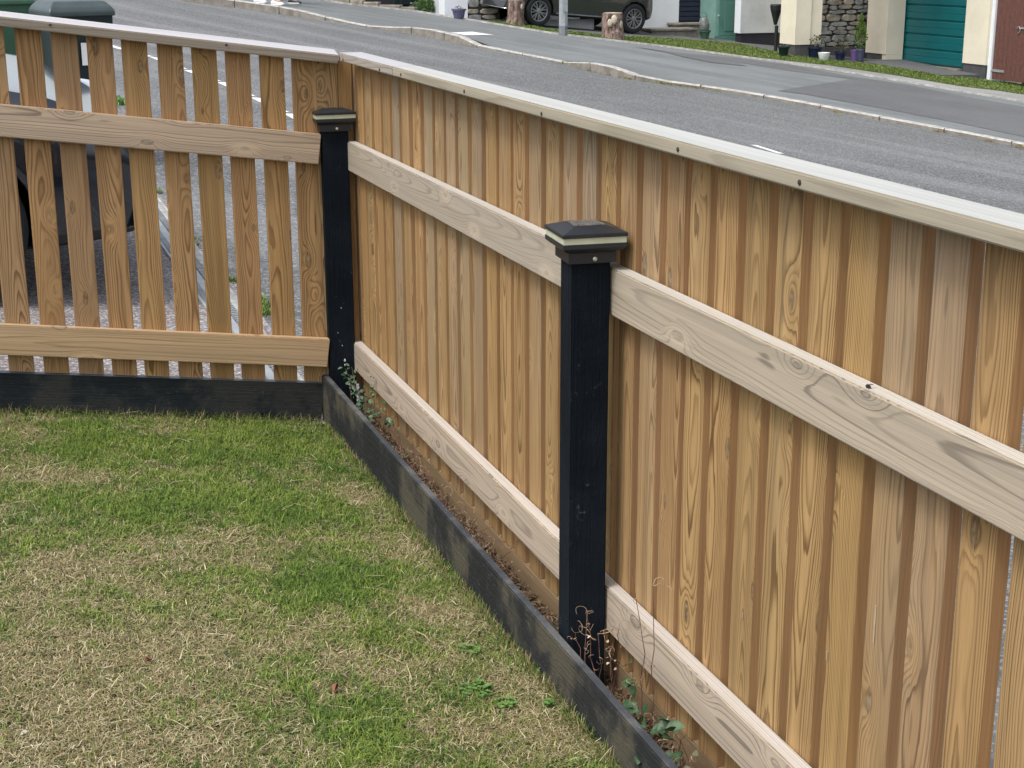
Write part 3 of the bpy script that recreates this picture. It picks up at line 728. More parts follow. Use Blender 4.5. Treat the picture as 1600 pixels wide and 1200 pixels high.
post(-0.084, 4.862, 0, 0.088, 0.425)
post(-0.0835, 2.684, -5, 0.078, 0.404)
solar(-0.084, 4.862, 0, 0.088, 0.425, 0.134, 'smaller looking far black solar light with cream band, on the corner post')
solar(-0.0835, 2.684, -5, 0.078, 0.404, 0.131, 'near black solar light with cream band and speckled panel, on the front post')

# side fence
fenceA = empty('picket_fence', (-1.2, YA, -0.6)); tag(fenceA, 'open slatted wooden picket fence on the left, car and road seen through gaps', 'fence')
invA = Matrix.Translation(-fenceA.location)
dA = Vector((-math.cos(DEL), math.sin(DEL), SLO))
def A(s, dy=0.0, z0=0.0): return Vector((-s, YA+dy+s*math.sin(DEL), z0+SLO*s))
def railA(name, mats, dy, s0, s1, z0, w_, t_):
    # top edge height z0 at x=0
    off = Vector((0, 0, -w_/2*math.sqrt(1+SLO**2)))
    o, Mx = rail(name, mats, A(s1, dy+t_/2, z0)+off, A(s0, dy+t_/2, z0)+off, w_, t_)
    o.parent = fenceA; o.matrix_parent_inverse = invA; return o
ZM, ZB_, ZG, ZC = 0.3855, -0.2963, -0.4576, 0.652
railA('rail', [M_railA, M_railF], 0.0, 0.094, 3.6, ZM, 0.0965, 0.032).data
railA('rail', [M_railF, M_railF], 0.0, 0.090, 3.6, ZB_, 0.0965, 0.032)
def railA_tilt():
    off = Vector((0, 0, -0.0145)); upv = Vector((0, -math.sin(R(11)), math.cos(R(11))))
    o, Mx = rail('capping_rail', [M_cap, M_capT], A(3.6, 0.0205, ZC)+off, A(0.026, 0.0205, ZC)+off, 0.029, 0.077, up=upv)
    o.parent = fenceA; o.matrix_parent_inverse = invA
railA_tilt()
railA('gravel_board', [M_gravA, M_galvD], 0.024, 0.116, 3.6, ZG, 0.235, 0.036)
edges = [1.110, 1.006, .904, .803, .703, .598, .497, .396, .291, .191]
XA = [(-1.1596+(-e+1.1596)*1.0262) for e in edges]
XA = [XA[0]-0.105*k for k in range(22, 0, -1)] + XA + [-0.096]
for i, xl in enumerate(XA + [-0.0185]):
    s = -(xl+0.0385); w_ = 0.0765 if i < len(XA) else 0.047
    zt_ = ZC+SLO*s-0.024; zb_ = (ZG+SLO*s+0.0045)
    me = board_mesh('picket', w_, 0.020, zt_-zb_)
    # cut ends follow the slope of the rails
    for v in me.vertices: v.co.z += -SLO*v.co.x
    me.materials.append(M_pickA); me.materials.append(M_boardE)
    o = link('picket', me); o.location = (xl+w_/2, YA+0.0325+0.010+s*math.sin(DEL), (zt_+zb_)/2)
    o.rotation_euler = (0, random.uniform(-.003, .003), random.uniform(-.008, .008))
    o.parent = fenceA; o.matrix_parent_inverse = invA
for s in (0.90, 0.38, 1.6):
    bm = bmesh.new(); lathe(bm, [(0.004, 0), (0.004, 0.0022), (0.002, 0.003)], 8)
    o = finish(bm, 'screw', M_rust); p = A(s, -0.0195, ZC-0.015); o.location = p; o.rotation_euler = (R(90), 0, 0); o.parent = fenceA; o.matrix_parent_inverse = invA
# hidden earth behind the black plank is the driveway bank
bm = bmesh.new(); prism(bm, [(-9, 4.935), (-0.05, 4.935), (-0.05, 4.97), (-9, 4.97)], -1.2, lambda p: max(S(p[0], p[1]), -2)+0.003)
o = finish(bm, 'bank', M_soil); o['kind'] = 'structure'

# ------------------------------------------------------------------ leaves, weeds, climbers
def leaf_face(bm, p, d, n_, L, W, mi=0, cup=0.25):
    d = d.normalized(); s = d.cross(n_).normalized(); n2 = s.cross(d)
    a = [p, p+d*L*.35+s*W*.5+n2*W*cup, p+d*L*.75+s*W*.38+n2*W*cup, p+d*L, p+d*L*.75-s*W*.38+n2*W*cup, p+d*L*.35-s*W*.5+n2*W*cup, p+d*L*.5]
    v = [bm.verts.new(q) for q in a]
    for q in ((0, 1, 6), (1, 2, 6), (2, 3, 6), (3, 4, 6), (4, 5, 6), (5, 0, 6)):
        f = bm.faces.new([v[i] for i in q]); f.material_index = mi
def rv(s=1.0): return Vector((random.uniform(-1, 1), random.uniform(-1, 1), random.uniform(-1, 1)))*s
def fallen(px, py, mat, L, label, curl=.5):
    p = onlawn(px, py)+Vector((0, 0, .012)); bm = bmesh.new()
    leaf_face(bm, Vector((0, 0, 0)), Vector((1, .3, .3)), Vector((0, 0, 1)), L, L*.75, 0, curl)
    leaf_face(bm, Vector((0.003, 0.003, 0.002)), Vector((.8, -.6, .8)), Vector((0, 0, 1)), L*.7, L*.6, 0, curl)
    o = finish(bm, 'fallen_leaf', mat, smooth=True); o.location = p; o.rotation_euler = (random.uniform(-.3, .3), random.uniform(-.3, .3), random.uniform(0, 6)); tag(o, label, 'leaf', 'fallen leaves on the lawn')
fallen(525, 1090, M_dleaf, .024, 'largest reddish brown curled leaf lying on the lawn')
fallen(238, 1040, M_dleaf, .016, 'small flat brown leaf on dry turf, left of the bigger leaf')
fallen(44, 1157, M_pleaf, .015, 'pale cream leaf scrap on the lawn at lower left')
fallen(470, 862, M_pleaf, .014, 'pale scrap on bare turf in the middle of the lawn')
fallen(502, 668, M_pleaf, .016, 'pale scrap in the lawn corner under the corner post')
def lawn_weed(px, py, r, n_, label):
    p = onlawn(px, py); bm = bmesh.new()
    for i in range(n_):
        a = random.uniform(0, 6.28); q = r*math.sqrt(random.random()); h = random.uniform(.003, .015)
        b = Vector((q*math.cos(a), q*math.sin(a), h))
        for k in range(3):
            an = a + k*2.09
            leaf_face(bm, b, Vector((math.cos(an), math.sin(an), .25)), rv(.3)+Vector((0, 0, 1)), random.uniform(.005, .009), .0075, 0, .15)
    o = finish(bm, 'clover_weed', M_weed, smooth=True); o.location = p; tag(o, label, 'weed', 'clover patches in the lawn')
lawn_weed(745, 1083, .038, 70, 'largest bright green clover patch on the lawn near the black plank')
lawn_weed(790, 1105, .022, 30, 'small bright clover tuft just right of the largest patch')
lawn_weed(735, 1020, .026, 26, 'pale clover patch on dry turf above the largest patch')
lawn_weed(855, 1105, .016, 14, 'tiny clover tuft beside the black plank, nearest the post')

def climber(name, base, label, n_leaf, spread, hgt, stems, seed, tendril=0, leafmat_=None, leafL=(.02, .035), xr=.03):
    random.seed(seed)
    t = empty(name, base); tag(t, label, 'climbing plant')
    bm = bmesh.new(); tips = []
    for i in range(stems):
        y0 = random.uniform(-spread, spread)*.5; p = Vector((random.uniform(-.5, .5)*xr, y0, 0)); path = [p.copy()]
        dy = random.uniform(-1, 1)*spread*.10
        for k in range(9):
            p = p + Vector((random.uniform(-.006, .006), dy+random.uniform(-.010, .010), hgt/9*random.uniform(.5, 1.2))); path.append(p.copy())
        tube(bm, path, .0013, 5, 0, .5); tips += path[2:]
    finish(bm, 'stem', M_stem, t, smooth=True)
    if n_leaf:
        bm = bmesh.new()
        for i in range(n_leaf):
            q = random.choice(tips)+rv(.012)
            leaf_face(bm, q, Vector((random.uniform(-1, .2), random.uniform(-1, 1), random.uniform(-.6, .5))), Vector((-.6, -.2, .8)), random.uniform(*leafL), random.uniform(*leafL)*.8)
        finish(bm, 'foliage', leafmat_ or M_ivy, t, smooth=True)
    if tendril:
        bm = bmesh.new()
        for i in range(tendril):
            q = random.choice(tips); a = random.uniform(0, 6.28); rr = random.uniform(.006, .020); pl = rv().normalized(); pa = pl.orthogonal().normalized(); pb = pl.cross(pa)
            path = [q + pa*rr*(math.cos(a+k*.5)*(1-k*.04)-math.cos(a)) + pb*rr*(math.sin(a+k*.5)*(1-k*.04)-math.sin(a)) + rv(.001) for k in range(random.randint(5, 13))]
            tube(bm, path, random.uniform(.0005, .0010), 4, 0, .4)
        finish(bm, 'tendril', M_tend, t, smooth=True)['kind'] = 'stuff'
    return t
climber('ivy_plant', (-0.035, 4.55, -0.545), 'leafy green ivy growing behind the black plank beside the corner post', 170, .34, .20, 9, 3, 0, None, (.010, .020))
climber('ivy_plant', (-0.040, 4.12, -0.545), 'small sprig of ivy behind the plank, between corner ivy and dead scrub', 14, .12, .12, 3, 4, 0, None, (.012, .022))
climber('dead_scrub', (-0.045, 3.72, -0.545), 'tangle of dead brown scrub behind the plank, midway along the fence', 300, .75, .14, 46, 5, 60, M_dleafd, (.006, .012))
climber('dry_creeper', (-0.045, 2.55, -0.54), 'curly dry orange tendrils climbing the foot of the near black post', 14, .12, .22, 7, 6, 34, M_tend, (.006, .010), .05)
climber('dry_creeper', (-0.040, 2.40, -0.54), 'dry thin stem with curly tendrils across the lower rail', 0, .03, .46, 2, 12, 12, xr=.0)
climber('ivy_plant', (-0.050, 2.40, -0.545), 'dark green ivy sprig hanging over the plank right of the near post', 34, .16, .17, 5, 8, 22, None, (.022, .040), .05)
climber('dry_creeper', (-0.040, 2.12, -0.545), 'sparse dry creeper on the kickboard at the bottom edge of the photo', 12, .36, .14, 6, 9, 34, M_dull, (.012, .022), .04)
random.seed(21)
# litter on the soil bed
n = 9000
x = rng.uniform(-0.082, 0.03, n); y = rng.uniform(1.9, 4.8, n); z = -0.545+0.012*rng.random(n)
c = np.where((rng.random(n) < .5)[:, None], np.array([.20, .14, .08]), np.array([.08, .05, .032]))*(0.6+.8*rng.random(n))[:, None]
blades('soil_litter', np.stack([x, y, z], 1), rng.uniform(0, 6.28, n), rng.normal(1.2, .25, n).clip(.1, 1.5), .008+.02*rng.random(n), .002+.003*rng.random(n), c, M_blade)

# small marks: paint flecks on the corner post, torn pale slivers on two boards, a fly on the rail
random.seed(5)
for i, (px, py, q) in enumerate([(533, 481, .0025), (535, 540, .0025), (539, 563, .006), (539, 570, .004), (541, 584, .003), (546, 600, .005), (547, 606, .003), (549, 612, .002), (528, 520, .002)]):
    p = onY(px, py, 4.8615); bm = bmesh.new(); bmesh.ops.create_icosphere(bm, subdivisions=1, radius=q)
    for v in bm.verts: v.co = Vector((v.co.x*random.uniform(.4, .8), v.co.y*.15, v.co.z*random.uniform(.7, 1.2)))
    o = finish(bm, 'paint_fleck', M_plate); o.location = p; pB(o)
for px, py, h_ in ((1367, 975, .030), (1160, 962, .006), (1292, 1025, .008)):
    p = onX(px, py, 0.0318); bm = bmesh.new(); box(bm, -.0006, .0006, -.0022, .0022, -h_, h_)
    for v in bm.verts:
        if abs(v.co.z) > h_*.9: v.co.y *= .3
    o = finish(bm, 'torn_sliver', M_stumptop); o.location = p; pB(o)
p = onY(58, 335, YA+.0325); bm = bmesh.new(); box(bm, -.006, .006, -.0008, .0006, -.018, .018)
for v in bm.verts:
    if v.co.z < 0: v.co.x = v.co.x*.3+.006
o = finish(bm, 'torn_sliver', M_stumptop); o.location = p; o.parent = fenceA; o.matrix_parent_inverse = invA
fly = empty('fly', onX(1357, 597, 0.008)); fly.location.z = 0.3725; tag(fly, 'small black fly resting on top of the near middle rail', 'fly')
bm = bmesh.new(); bmesh.ops.create_uvsphere(bm, u_segments=10, v_segments=6, radius=.003)
for v in bm.verts: v.co.y *= 2.0
finish(bm, 'insect_body', M_rust, fly, smooth=True)
bm = bmesh.new()
for s_ in (-1, 1): leaf_face(bm, Vector((0, .001, .0025)), Vector((s_*.6, -1, .1)), Vector((0, 0, 1)), .009, .0035)
finish(bm, 'wing', M_trim, fly)
#=PART2=

# ================================================================== CARS
def car(label, paint, L, W, H, wheel_r, base, nose, over_f, over_r, prof, hood_w=0.92, plate_front=True, spokes=7, accent=None, rimscale=0.68):
    """car in local frame: nose at +x end, z up; base = midpoint between the wheels on the ground, nose = heading."""
    n_ = Vector((-SB, -SC, 1)).normalized()
    xa = Vector((nose.x, nose.y, 0)); xa = (xa - n_*xa.dot(n_)).normalized(); ya = n_.cross(xa)
    Mx = Matrix((xa, ya, n_)).transposed().to_4x4()
    Mx.translation = base
    t = empty('parked_car'); t.matrix_world = Mx; tag(t, label, 'car')
    x1 = L/2; x0 = -L/2
    xf, xr = x1-over_f, x0+over_r
    NX = 120
    def interp(tab, u):
        for (a, va), (b, vb) in zip(tab, tab[1:]):
            if a <= u <= b:
                f = (u-a)/(b-a); f = f*f*(3-2*f)*.5+f*.5; return va+(vb-va)*f
        return tab[-1][1] if u > tab[-1][0] else tab[0][1]
    top, belt = prof['top'], prof['belt']
    def half(u):                        # plan half width
        e = min(u, 1-u)*L
        return (W/2)*(1 - 0.24*max(0, 1-e/0.42)**2.2 - 0.02*(1-min(1, e/1.2)))
    bm = bmesh.new(); rings = []
    us = [0.5-0.5*math.cos(math.pi*(i/NX)) if False else i/NX for i in range(NX+1)]
    nseg_low = 14
    gl_lo = None
    for u in us:
        x = x0+u*L; hw = half(u); zt, zs = interp(top, u)*H, interp(belt, u)*H
        zs = min(zs, zt-0.004)
        endf = max(0, 1-min(u, 1-u)*L/0.16)
        zb = 0.23+0.08*max(0, 1-min(u, 1-u)*L/0.5)
        ring = [(0, zb-0.0)]
        ring.append((hw*0.86, zb))
        for k in range(nseg_low+1):
            f = k/nseg_low; z = zb+0.03+(zs-zb-0.03)*f
            bulge = 1 - 0.05*(1-f)**3 - 0.075*max(0, f-0.55)**1.5*2.2 - 0.03*endf
            crease = 0.006*math.exp(-((f-.78)/.05)**2)
            ring.append((hw*bulge*(1-0.0)+crease, z))
        tall = max(0, zt-zs)
        gh = min(1, tall/0.3)
        rw = hw*(0.90 - 0.17*gh)
        ring += [(hw*0.90*(1-.0*gh)+(rw-hw*.9)*.5, zs+tall*(0.55 if gh > .5 else .5)), (rw, zs+tall*0.90), (rw*0.86, zs+tall*0.98), (rw*0.45, zt), (0, zt+0.004)]
        rg = [(x, y, z) for y, z in ring]
        row = [bm.verts.new(p) for p in rg] + [bm.verts.new((p[0], -p[1], p[2])) for p in rg[-2:0:-1]]
        rings.append(row)
    m = len(rings[0]); nl = nseg_low+2
    gfaces = []
    for i, (a, b) in enumerate(zip(rings, rings[1:])):
        u = (us[i]+us[i+1])/2
        for k in range(m):
            f = bm.faces.new((a[k], a[(k+1)%m], b[(k+1)%m], b[k]))
            kk = min(k, m-1-k)
            inside = prof['g0'] < u < prof['g1']
            if inside and nl <= kk <= nl+1:
                pill = any(abs(u-p) < .012 for p in prof['pillars'])
                f.material_index = 2 if pill else 1
            if kk > nl+1 and (prof['w0'] < u < prof['w1'] or prof['r0'] < u < prof['r1']): f.material_index = 1
            if kk <= 1: f.material_index = 2
            if kk == 2 and u > .04 and u < .96: f.material_index = 2
    bm.faces.new(rings[0]); bm.faces.new(rings[-1][::-1])
    # wheel arches: open the flanks and round the opening
    ar = wheel_r*1.13
    dele = set()
    for wx in (xf, xr):
        for f in bm.faces:
            c = f.calc_center_median()
            if abs(c.y) > W*0.28 and math.hypot(c.x-wx, c.z-wheel_r) < ar: dele.add(f)
    bmesh.ops.delete(bm, geom=list(dele), context='FACES')
    for wx in (xf, xr):
        for v in bm.verts:
            d = math.hypot(v.co.x-wx, v.co.z-wheel_r)
            if abs(v.co.y) > W*.28 and ar*0.93 < d < ar*1.09 and v.is_boundary and v.co.z > .1:
                v.co.x = wx+(v.co.x-wx)*ar/d; v.co.z = wheel_r+(v.co.z-wheel_r)*ar/d
    bmesh.ops.recalc_face_normals(bm, faces=bm.faces[:])
    g = bmesh.new(); 
    me = bpy.data.meshes.new('body'); bm.to_mesh(me)
    # split glass off into its own mesh
    gb = bm.copy(); bmesh.ops.delete(gb, geom=[f for f in gb.faces if f.material_index != 1], context='FACES')
    for f in gb.faces: f.material_index = 0
    bmesh.ops.delete(bm, geom=[f for f in bm.faces if f.material_index == 1], context='FACES')
    for b_, nm, ms in ((bm, 'body', [paint, paint, M_trim]), (gb, 'window', [M_glass])):
        me = bpy.data.meshes.new(nm); b_.to_mesh(me); b_.free()
        for q in ms: me.materials.append(q)
        for p in me.polygons: p.use_smooth = True
        me.set_sharp_from_angle(angle=R(38)); o = link(nm, me, t)
        if nm == 'body':
            o.modifiers.new('solid', 'SOLIDIFY').thickness = 0.012
    bpy.data.meshes.remove(bpy.data.meshes['body']) if False else None
    # underbody and arch liners
    bm = bmesh.new()
    for wx in (xf, xr):
        for s in (-1, 1):
            pr = []
            for a in range(0, 181, 15):
                pr.append((wx+ar*.99*math.cos(R(a)), wheel_r+ar*.99*math.sin(R(a))))
            v0 = [bm.verts.new((x, s*(W/2-.05), z)) for x, z in pr]; v1 = [bm.verts.new((x, s*W*.22, z)) for x, z in pr]
            for i in range(len(pr)-1): bm.faces.new((v0[i], v0[i+1], v1[i+1], v1[i]))
            bm.faces.new(v1)
    box(bm, x0+.35, x1-.35, -W*.36, W*.36, .26, .31)
    finish(bm, 'arch_liner', M_rubber, t)
    # wheels
    def wheel(x, s):
        bm = bmesh.new(); r = wheel_r; wd = 0.185
        lathe(bm, [(r*.66, -wd/2+.012), (r*.74, -wd/2), (r*.93, -wd/2+.004), (r*.99, -wd/2+.025), (r, -wd/4), (r, wd/4), (r*.99, wd/2-.025), (r*.93, wd/2-.004), (r*.74, wd/2), (r*.66, wd/2-.012)], 40, cap=False)
        o = finish(bm, 'wheel', M_rubber, t, smooth=True, angle=50); o.location = (x, s*(W/2-wd/2-.012), r); o.rotation_euler = (R(-90*s), 0, 0)
        bm = bmesh.new(); rr = r*.665
        lathe(bm, [(rr, wd/2-.010), (rr*.97, wd/2-.006), (rr*.92, wd/2-.012), (rr*.90, wd/2-.05), (rr*.88, -wd/2+.02)], 36, cap=False)
        for i in range(spokes):
            a = 2*math.pi*i/spokes
            for da in (-.13, .13):
                ca, sa = math.cos(a), math.sin(a); cb, sb = math.cos(a+da*1.6), math.sin(a+da*1.6)
                p0 = Vector((.045*ca, .045*sa, wd/2-.028)); p1 = Vector((rr*.93*cb, rr*.93*sb, wd/2-.016))
                d = (p1-p0).normalized(); n2 = Vector((-d.y, d.x, 0))*.0125
                q = [p0-n2, p0+n2, p1+n2*.8, p1-n2*.8]
                lo = [bm.verts.new(v-Vector((0, 0, .02))) for v in q]; hi = [bm.verts.new(v) for v in q]
                bm.faces.new(hi)
                for k in range(4): bm.faces.new((lo[k], lo[(k+1)%4], hi[(k+1)%4], hi[k]))
        lathe(bm, [(.055, wd/2-.05), (.055, wd/2-.022), (.04, wd/2-.014)], 18)
        finish(bm, 'rim', M_rim, o)
        bm = bmesh.new(); lathe(bm, [(rr*.9, -.01), (rr*.9, 0.0)], 24); finish(bm, 'brake_disc', M_rubber, o)
    for x in (xf, xr):
        for s in (-1, 1): wheel(x, s)
    # bright strip above the sill, handles, mirrors, lamps, plates
    for s in (-1, 1):
        boxo('sill_strip', xr+ar+.05, xf-ar-.05, s*(W/2-.012), s*(W/2+.004), .275, .30, M_galvD if accent else M_trim, t, .003)
        o = boxo('door_handle', -.30, -.13, s*(W/2-.02), s*(W/2+.018), H*.55, H*.575, accent or paint, t, .006)
        bm = bmesh.new(); bmesh.ops.create_icosphere(bm, subdivisions=2, radius=.1)
        for v in bm.verts: v.co = Vector((v.co.x*.75, v.co.y*.95, v.co.z*.75))
        o = finish(bm, 'door_mirror', paint, t, smooth=True); o.location = (x0+L*prof['w0'], s*(W/2+.05), interp(belt, prof['w0'])*H+.06)
        bm = bmesh.new(); bmesh.ops.create_uvsphere(bm, u_segments=20, v_segments=12, radius=1)
        for v in bm.verts: v.co = Vector((v.co.x*.16, v.co.y*.10, v.co.z*.085))
        o = finish(bm, 'headlight', M_lens, t, smooth=True); o.location = (x1-.20, s*(W/2-.255), interp(belt, .93)*H*.93); o.rotation_euler = (0, 0, s*-.5)
        bm = bmesh.new(); lathe(bm, [(.05, 0), (.05, .012), (.042, .016)], 18)
        o = finish(bm, 'fog_lamp', M_chrome, t); o.location = (x1-.035, s*W*.27, .40); o.rotation_euler = (0, R(90), s*.25)
        o = boxo('tail_light', x0+.03, x0+.10, s*W*.30, s*W*.42, H*.50, H*.60, M_terra, t, .01)
    bm = bmesh.new()
    for s in (-1, 1):
        pass
    q = []
    for yy in (-.40, -.25, 0, .25, .40):
        xx = x1-.004-.30*(yy*W/.82/ W)**2*.35
        q.append((xx+.012, yy*W))
    lo = [bm.verts.new((x, y, .30)) for x, y in q]; hi = [bm.verts.new((x-.01, y, .47)) for x, y in q]
    for i in range(4): bm.faces.new((lo[i], lo[i+1], hi[i+1], hi[i]))
    o = finish(bm, 'grille', M_trim, t); o.modifiers.new('s', 'SOLIDIFY').thickness = .02
    bm = bmesh.new(); tube(bm, [(x+.014, y, .295) for x, y in q], .009, 6); finish(bm, 'bumper_strip', M_chrome, t, smooth=True)
    boxo('number_plate', x1+.010, x1+.020, -.26, .26, .49, .60, M_plate, t, .002)
    boxo('number_plate', x0-.012, x0-.004, -.26, .26, .55, .66, M_plate, t, .002)
    return t
hatch = dict(top=[(0, .44), (.03, .62), (.08, .90), (.16, .965), (.40, 1.0), (.58, .955), (.72, .74), (.78, .665), (.90, .60), (.97, .52), (1, .36)],
             belt=[(0, .42), (.04, .56), (.10, .645), (.4, .635), (.72, .625), (.78, .62), (.90, .555), (.97, .47), (1, .34)],
             g0=.10, g1=.73, pillars=(.115, .30, .50, .715), w0=.60, w1=.745, r0=.045, r1=.085)
fw_, rw_ = onS(838, 41.5, BH), onS(988, 57.5, BH)
mid = (fw_+rw_)/2; dirn = (fw_-rw_); dirn.z = 0; dirn.normalize(); dirn = Vector((dirn.x*1, dirn.y, 0))
ya_ = Vector((-dirn.y, dirn.x, 0)); 
if ya_.dot(Vector((0, 1, 0))) < 0: ya_ = -ya_
yaw = R(15)
dirn = Vector((dirn.x*math.cos(yaw)-dirn.y*math.sin(yaw), dirn.x*math.sin(yaw)+dirn.y*math.cos(yaw), 0))
dirn = Vector((-.977, -.217, 0)).normalized(); ya_ = Vector((-dirn.y, dirn.x, 0)); ya_ = ya_ if ya_.y > 0 else -ya_
cb = fw_ - dirn*(3.60/2-.67) + ya_*0.76; cb.z = S(cb.x, cb.y, BH)
fiat = car('bronze grey hatchback parked nose left across the street, lamp post in front of it', M_bpaint, 3.60, 1.64, 1.48, .30, cb+dirn*.0, dirn, .67, .60, hatch, accent=M_chrome)
saloon = dict(top=[(0, .50), (.03, .62), (.10, .70), (.17, .86), (.26, .97), (.45, 1.0), (.56, .95), (.665, .70), (.72, .665), (.88, .60), (.96, .535), (1, .42)],
              belt=[(0, .48), (.04, .58), (.12, .645), (.4, .63), (.64, .615), (.72, .62), (.88, .565), (.96, .50), (1, .40)],
              g0=.13, g1=.655, pillars=(.15, .30, .46, .64), w0=.555, w1=.70, r0=.04, r1=.2)
cb = Vector((-0.47-2.05, 6.50+.88, 0)); cb.z = S(cb.x, cb.y, .004)
car('glossy dark navy car parked close behind the slatted fence, nose pointing right', M_kpaint, 4.10, 1.76, 1.47, .315, cb, Vector((1, 0.0, 0)), .83, .72, saloon, accent=M_kpaint)

# ================================================================== WHEELIE BINS
def bin_(name, base, yaw, label, body, lid, w_=.46, d_=.52, h_=.93, group=None, sticker=False):
    t = empty(name, base, (0, 0, yaw)); tag(t, label, 'wheelie bin', group)
    bm = bmesh.new()
    def rect(hx, hy, z, oy=0): return [bm.verts.new(p) for p in ((-hx, -hy+oy, z), (hx, -hy+oy, z), (hx, hy+oy, z), (-hx, hy+oy, z))]
    rg = [rect(w_*.36, d_*.34, .06), rect(w_*.40, d_*.38, .35), rect(w_*.455, d_*.44, h_-.10), rect(w_*.47, d_*.455, h_-.09), rect(w_*.475, d_*.46, h_-.02)]
    bm.faces.new(rg[0][::-1]); bm.faces.new(rg[-1])
    for a, b in zip(rg, rg[1:]):
        for k in range(4): bm.faces.new((a[k], a[(k+1)%4], b[(k+1)%4], b[k]))
    finish(bm, 'body', body, t, bevel=.008)
    bm = bmesh.new()
    rg = [rect(w_*.50, d_*.50, h_-.035), rect(w_*.50, d_*.50, h_-.005), rect(w_*.47, d_*.47, h_+.02), rect(w_*.40, d_*.38, h_+.055), rect(w_*.36, d_*.33, h_+.06)]
    bm.faces.new(rg[0][::-1]); bm.faces.new(rg[-1])
    for a, b in zip(rg, rg[1:]):
        for k in range(4): bm.faces.new((a[k], a[(k+1)%4], b[(k+1)%4], b[k]))
    finish(bm, 'lid', lid, t, bevel=.006)
    bm = bmesh.new(); tube(bm, [(-w_*.42, d_*.46, h_-.03), (-w_*.42, d_*.56, h_+.01), (w_*.42, d_*.56, h_+.01), (w_*.42, d_*.46, h_-.03)], .014, 8); finish(bm, 'handle', body, t, smooth=True)
    for s in (-1, 1):
        bm = bmesh.new(); lathe(bm, [(.10, -.02), (.10, .02)], 20)
        o = finish(bm, 'wheel', M_rubber, t); o.location = (s*w_*.42, d_*.40, .10); o.rotation_euler = (0, R(90), 0)
        boxo('hinge', s*w_*.30-.03, s*w_*.30+.03, d_*.44, d_*.54, h_-.02, h_+.05, M_trim, t, .006)
    if sticker: boxo('sticker', -.02, .14, -d_*.445-.012, -d_*.445-.004, h_-.34, h_-.20, M_plate, t)
    return t
def at_top(px, py, dist): v = ray(px, py); return CAM + v*(dist/ v.dot(FW))
b1 = CAM + ray(118, 100)*9.9; bin_('wheelie_bin', (b1.x, b1.y, S(b1.x, b1.y, .0)), R(12), 'dark green wheelie bin with grey-green lid behind the slatted fence, nearer of the pair', M_plasticK, M_lidK, w_=.42, d_=.50, h_=.96, group='bins beyond the side fence', sticker=True)
b2 = CAM + ray(0, 100)*10.5; bin_('wheelie_bin', (b2.x, b2.y, S(b2.x, b2.y, .0)), R(8), 'mid green wheelie bin with paler green lid at the top left corner', M_plasticG, M_plasticG, w_=.44, d_=.5, h_=.93, group='bins beyond the side fence')

# ================================================================== HOUSES ACROSS THE STREET
def part(parent, name, x0, x1, y0, y1, z0, z1, mat, bevel=0):
    o = boxo(name, x0, x1, y0, y1, z0, z1, mat, None, bevel); o.parent = parent; o.matrix_parent_inverse = Matrix.Translation(-parent.location); return o
def fb(px, py): return onS(px, py, BH)
# --- cream house with stone recess and teal garage
ch = empty('cream_house', (17.3, 28, -1.5)); tag(ch, 'cream rendered house with stone-faced recess and teal up-and-over garage door', 'house')
p1 = fb(1241, 88); X1, Y1 = p1.x, p1.y; y1l = onX(1217.5, 80, X1).y
zp1 = onX(1240.6, 70, X1).z
part(ch, 'pier', X1, X1+.33, Y1, y1l, zp1, 3.6, M_cream); part(ch, 'plinth', X1-.004+.02, X1+.33, Y1+.02, y1l-.02, p1.z-.6, zp1-.001, M_plinth)
xe = onY(1283, 60, Y1+.02).x
part(ch, 'pier', X1+.333, xe, Y1+.03, y1l, zp1, 3.6, M_cream); part(ch, 'plinth', X1+.333, xe-.02, Y1+.05, y1l-.02, p1.z-.6, zp1-.001, M_plinth)
p2 = fb(1382.5, 97); X2, Y2 = p2.x, p2.y; y2l = onX(1351.5, 90, X2).y; zp2 = onX(1383, 85, X2).z
X3 = X2+.41
part(ch, 'pier', X2, X3, Y2, y2l, zp2, 3.6, M_cream); part(ch, 'plinth', X2+.02, X3, Y2+.15, y2l-.02, p2.z-.6, zp2-.001, M_plinth)
part(ch, 'pier', X2+.02, X3, Y2+.003, Y2+.147, p2.z-.05, zp2-.002, M_cream)
XG = X3
YS = y2l+.12
# stone wall of separate stones
sw = empty('stone_wall', (0, 0, 0)); sw.parent = ch; sw.matrix_parent_inverse = Matrix.Translation(-ch.location)
xm = onY(1242, 60, YS).x
part(sw, 'mortar', xm, X3+.3, YS+.03, YS+.25, -1.7, 3.6, M_mortar)
def stone_mesh(seed, mat, w_, h_, d_=.07):
    r = random.Random(seed); bm = bmesh.new(); n = 9; ring = []
    for i in range(n):
        a = 2*math.pi*i/n + r.uniform(-.15, .15); c, s = math.cos(a), math.sin(a)
        k = 1/max(abs(c), abs(s))**.75 * r.uniform(.88, 1.0)
        ring.append((c*k*w_/2, s*k*h_/2))
    a0 = [bm.verts.new((x, d_*.5, z)) for x, z in ring]; a1 = [bm.verts.new((x, -d_*.25, z)) for x, z in ring]; a2 = [bm.verts.new((x*.86, -d_*.5+r.uniform(-.01, .01), z*.80)) for x, z in ring]
    for p, q in ((a0, a1), (a1, a2)):
        for i in range(n): bm.faces.new((p[i], p[(i+1)%n], q[(i+1)%n], q[i]))
    bm.faces.new(a2); bmesh.ops.recalc_face_normals(bm, faces=bm.faces[:])
    me = bpy.data.meshes.new('stone'); bm.to_mesh(me); bm.free(); me.materials.append(mat); return me
SM = [stone_mesh(i, (M_stone, M_stone, M_stone2)[i % 3], 1, 1, 1) for i in range(9)]
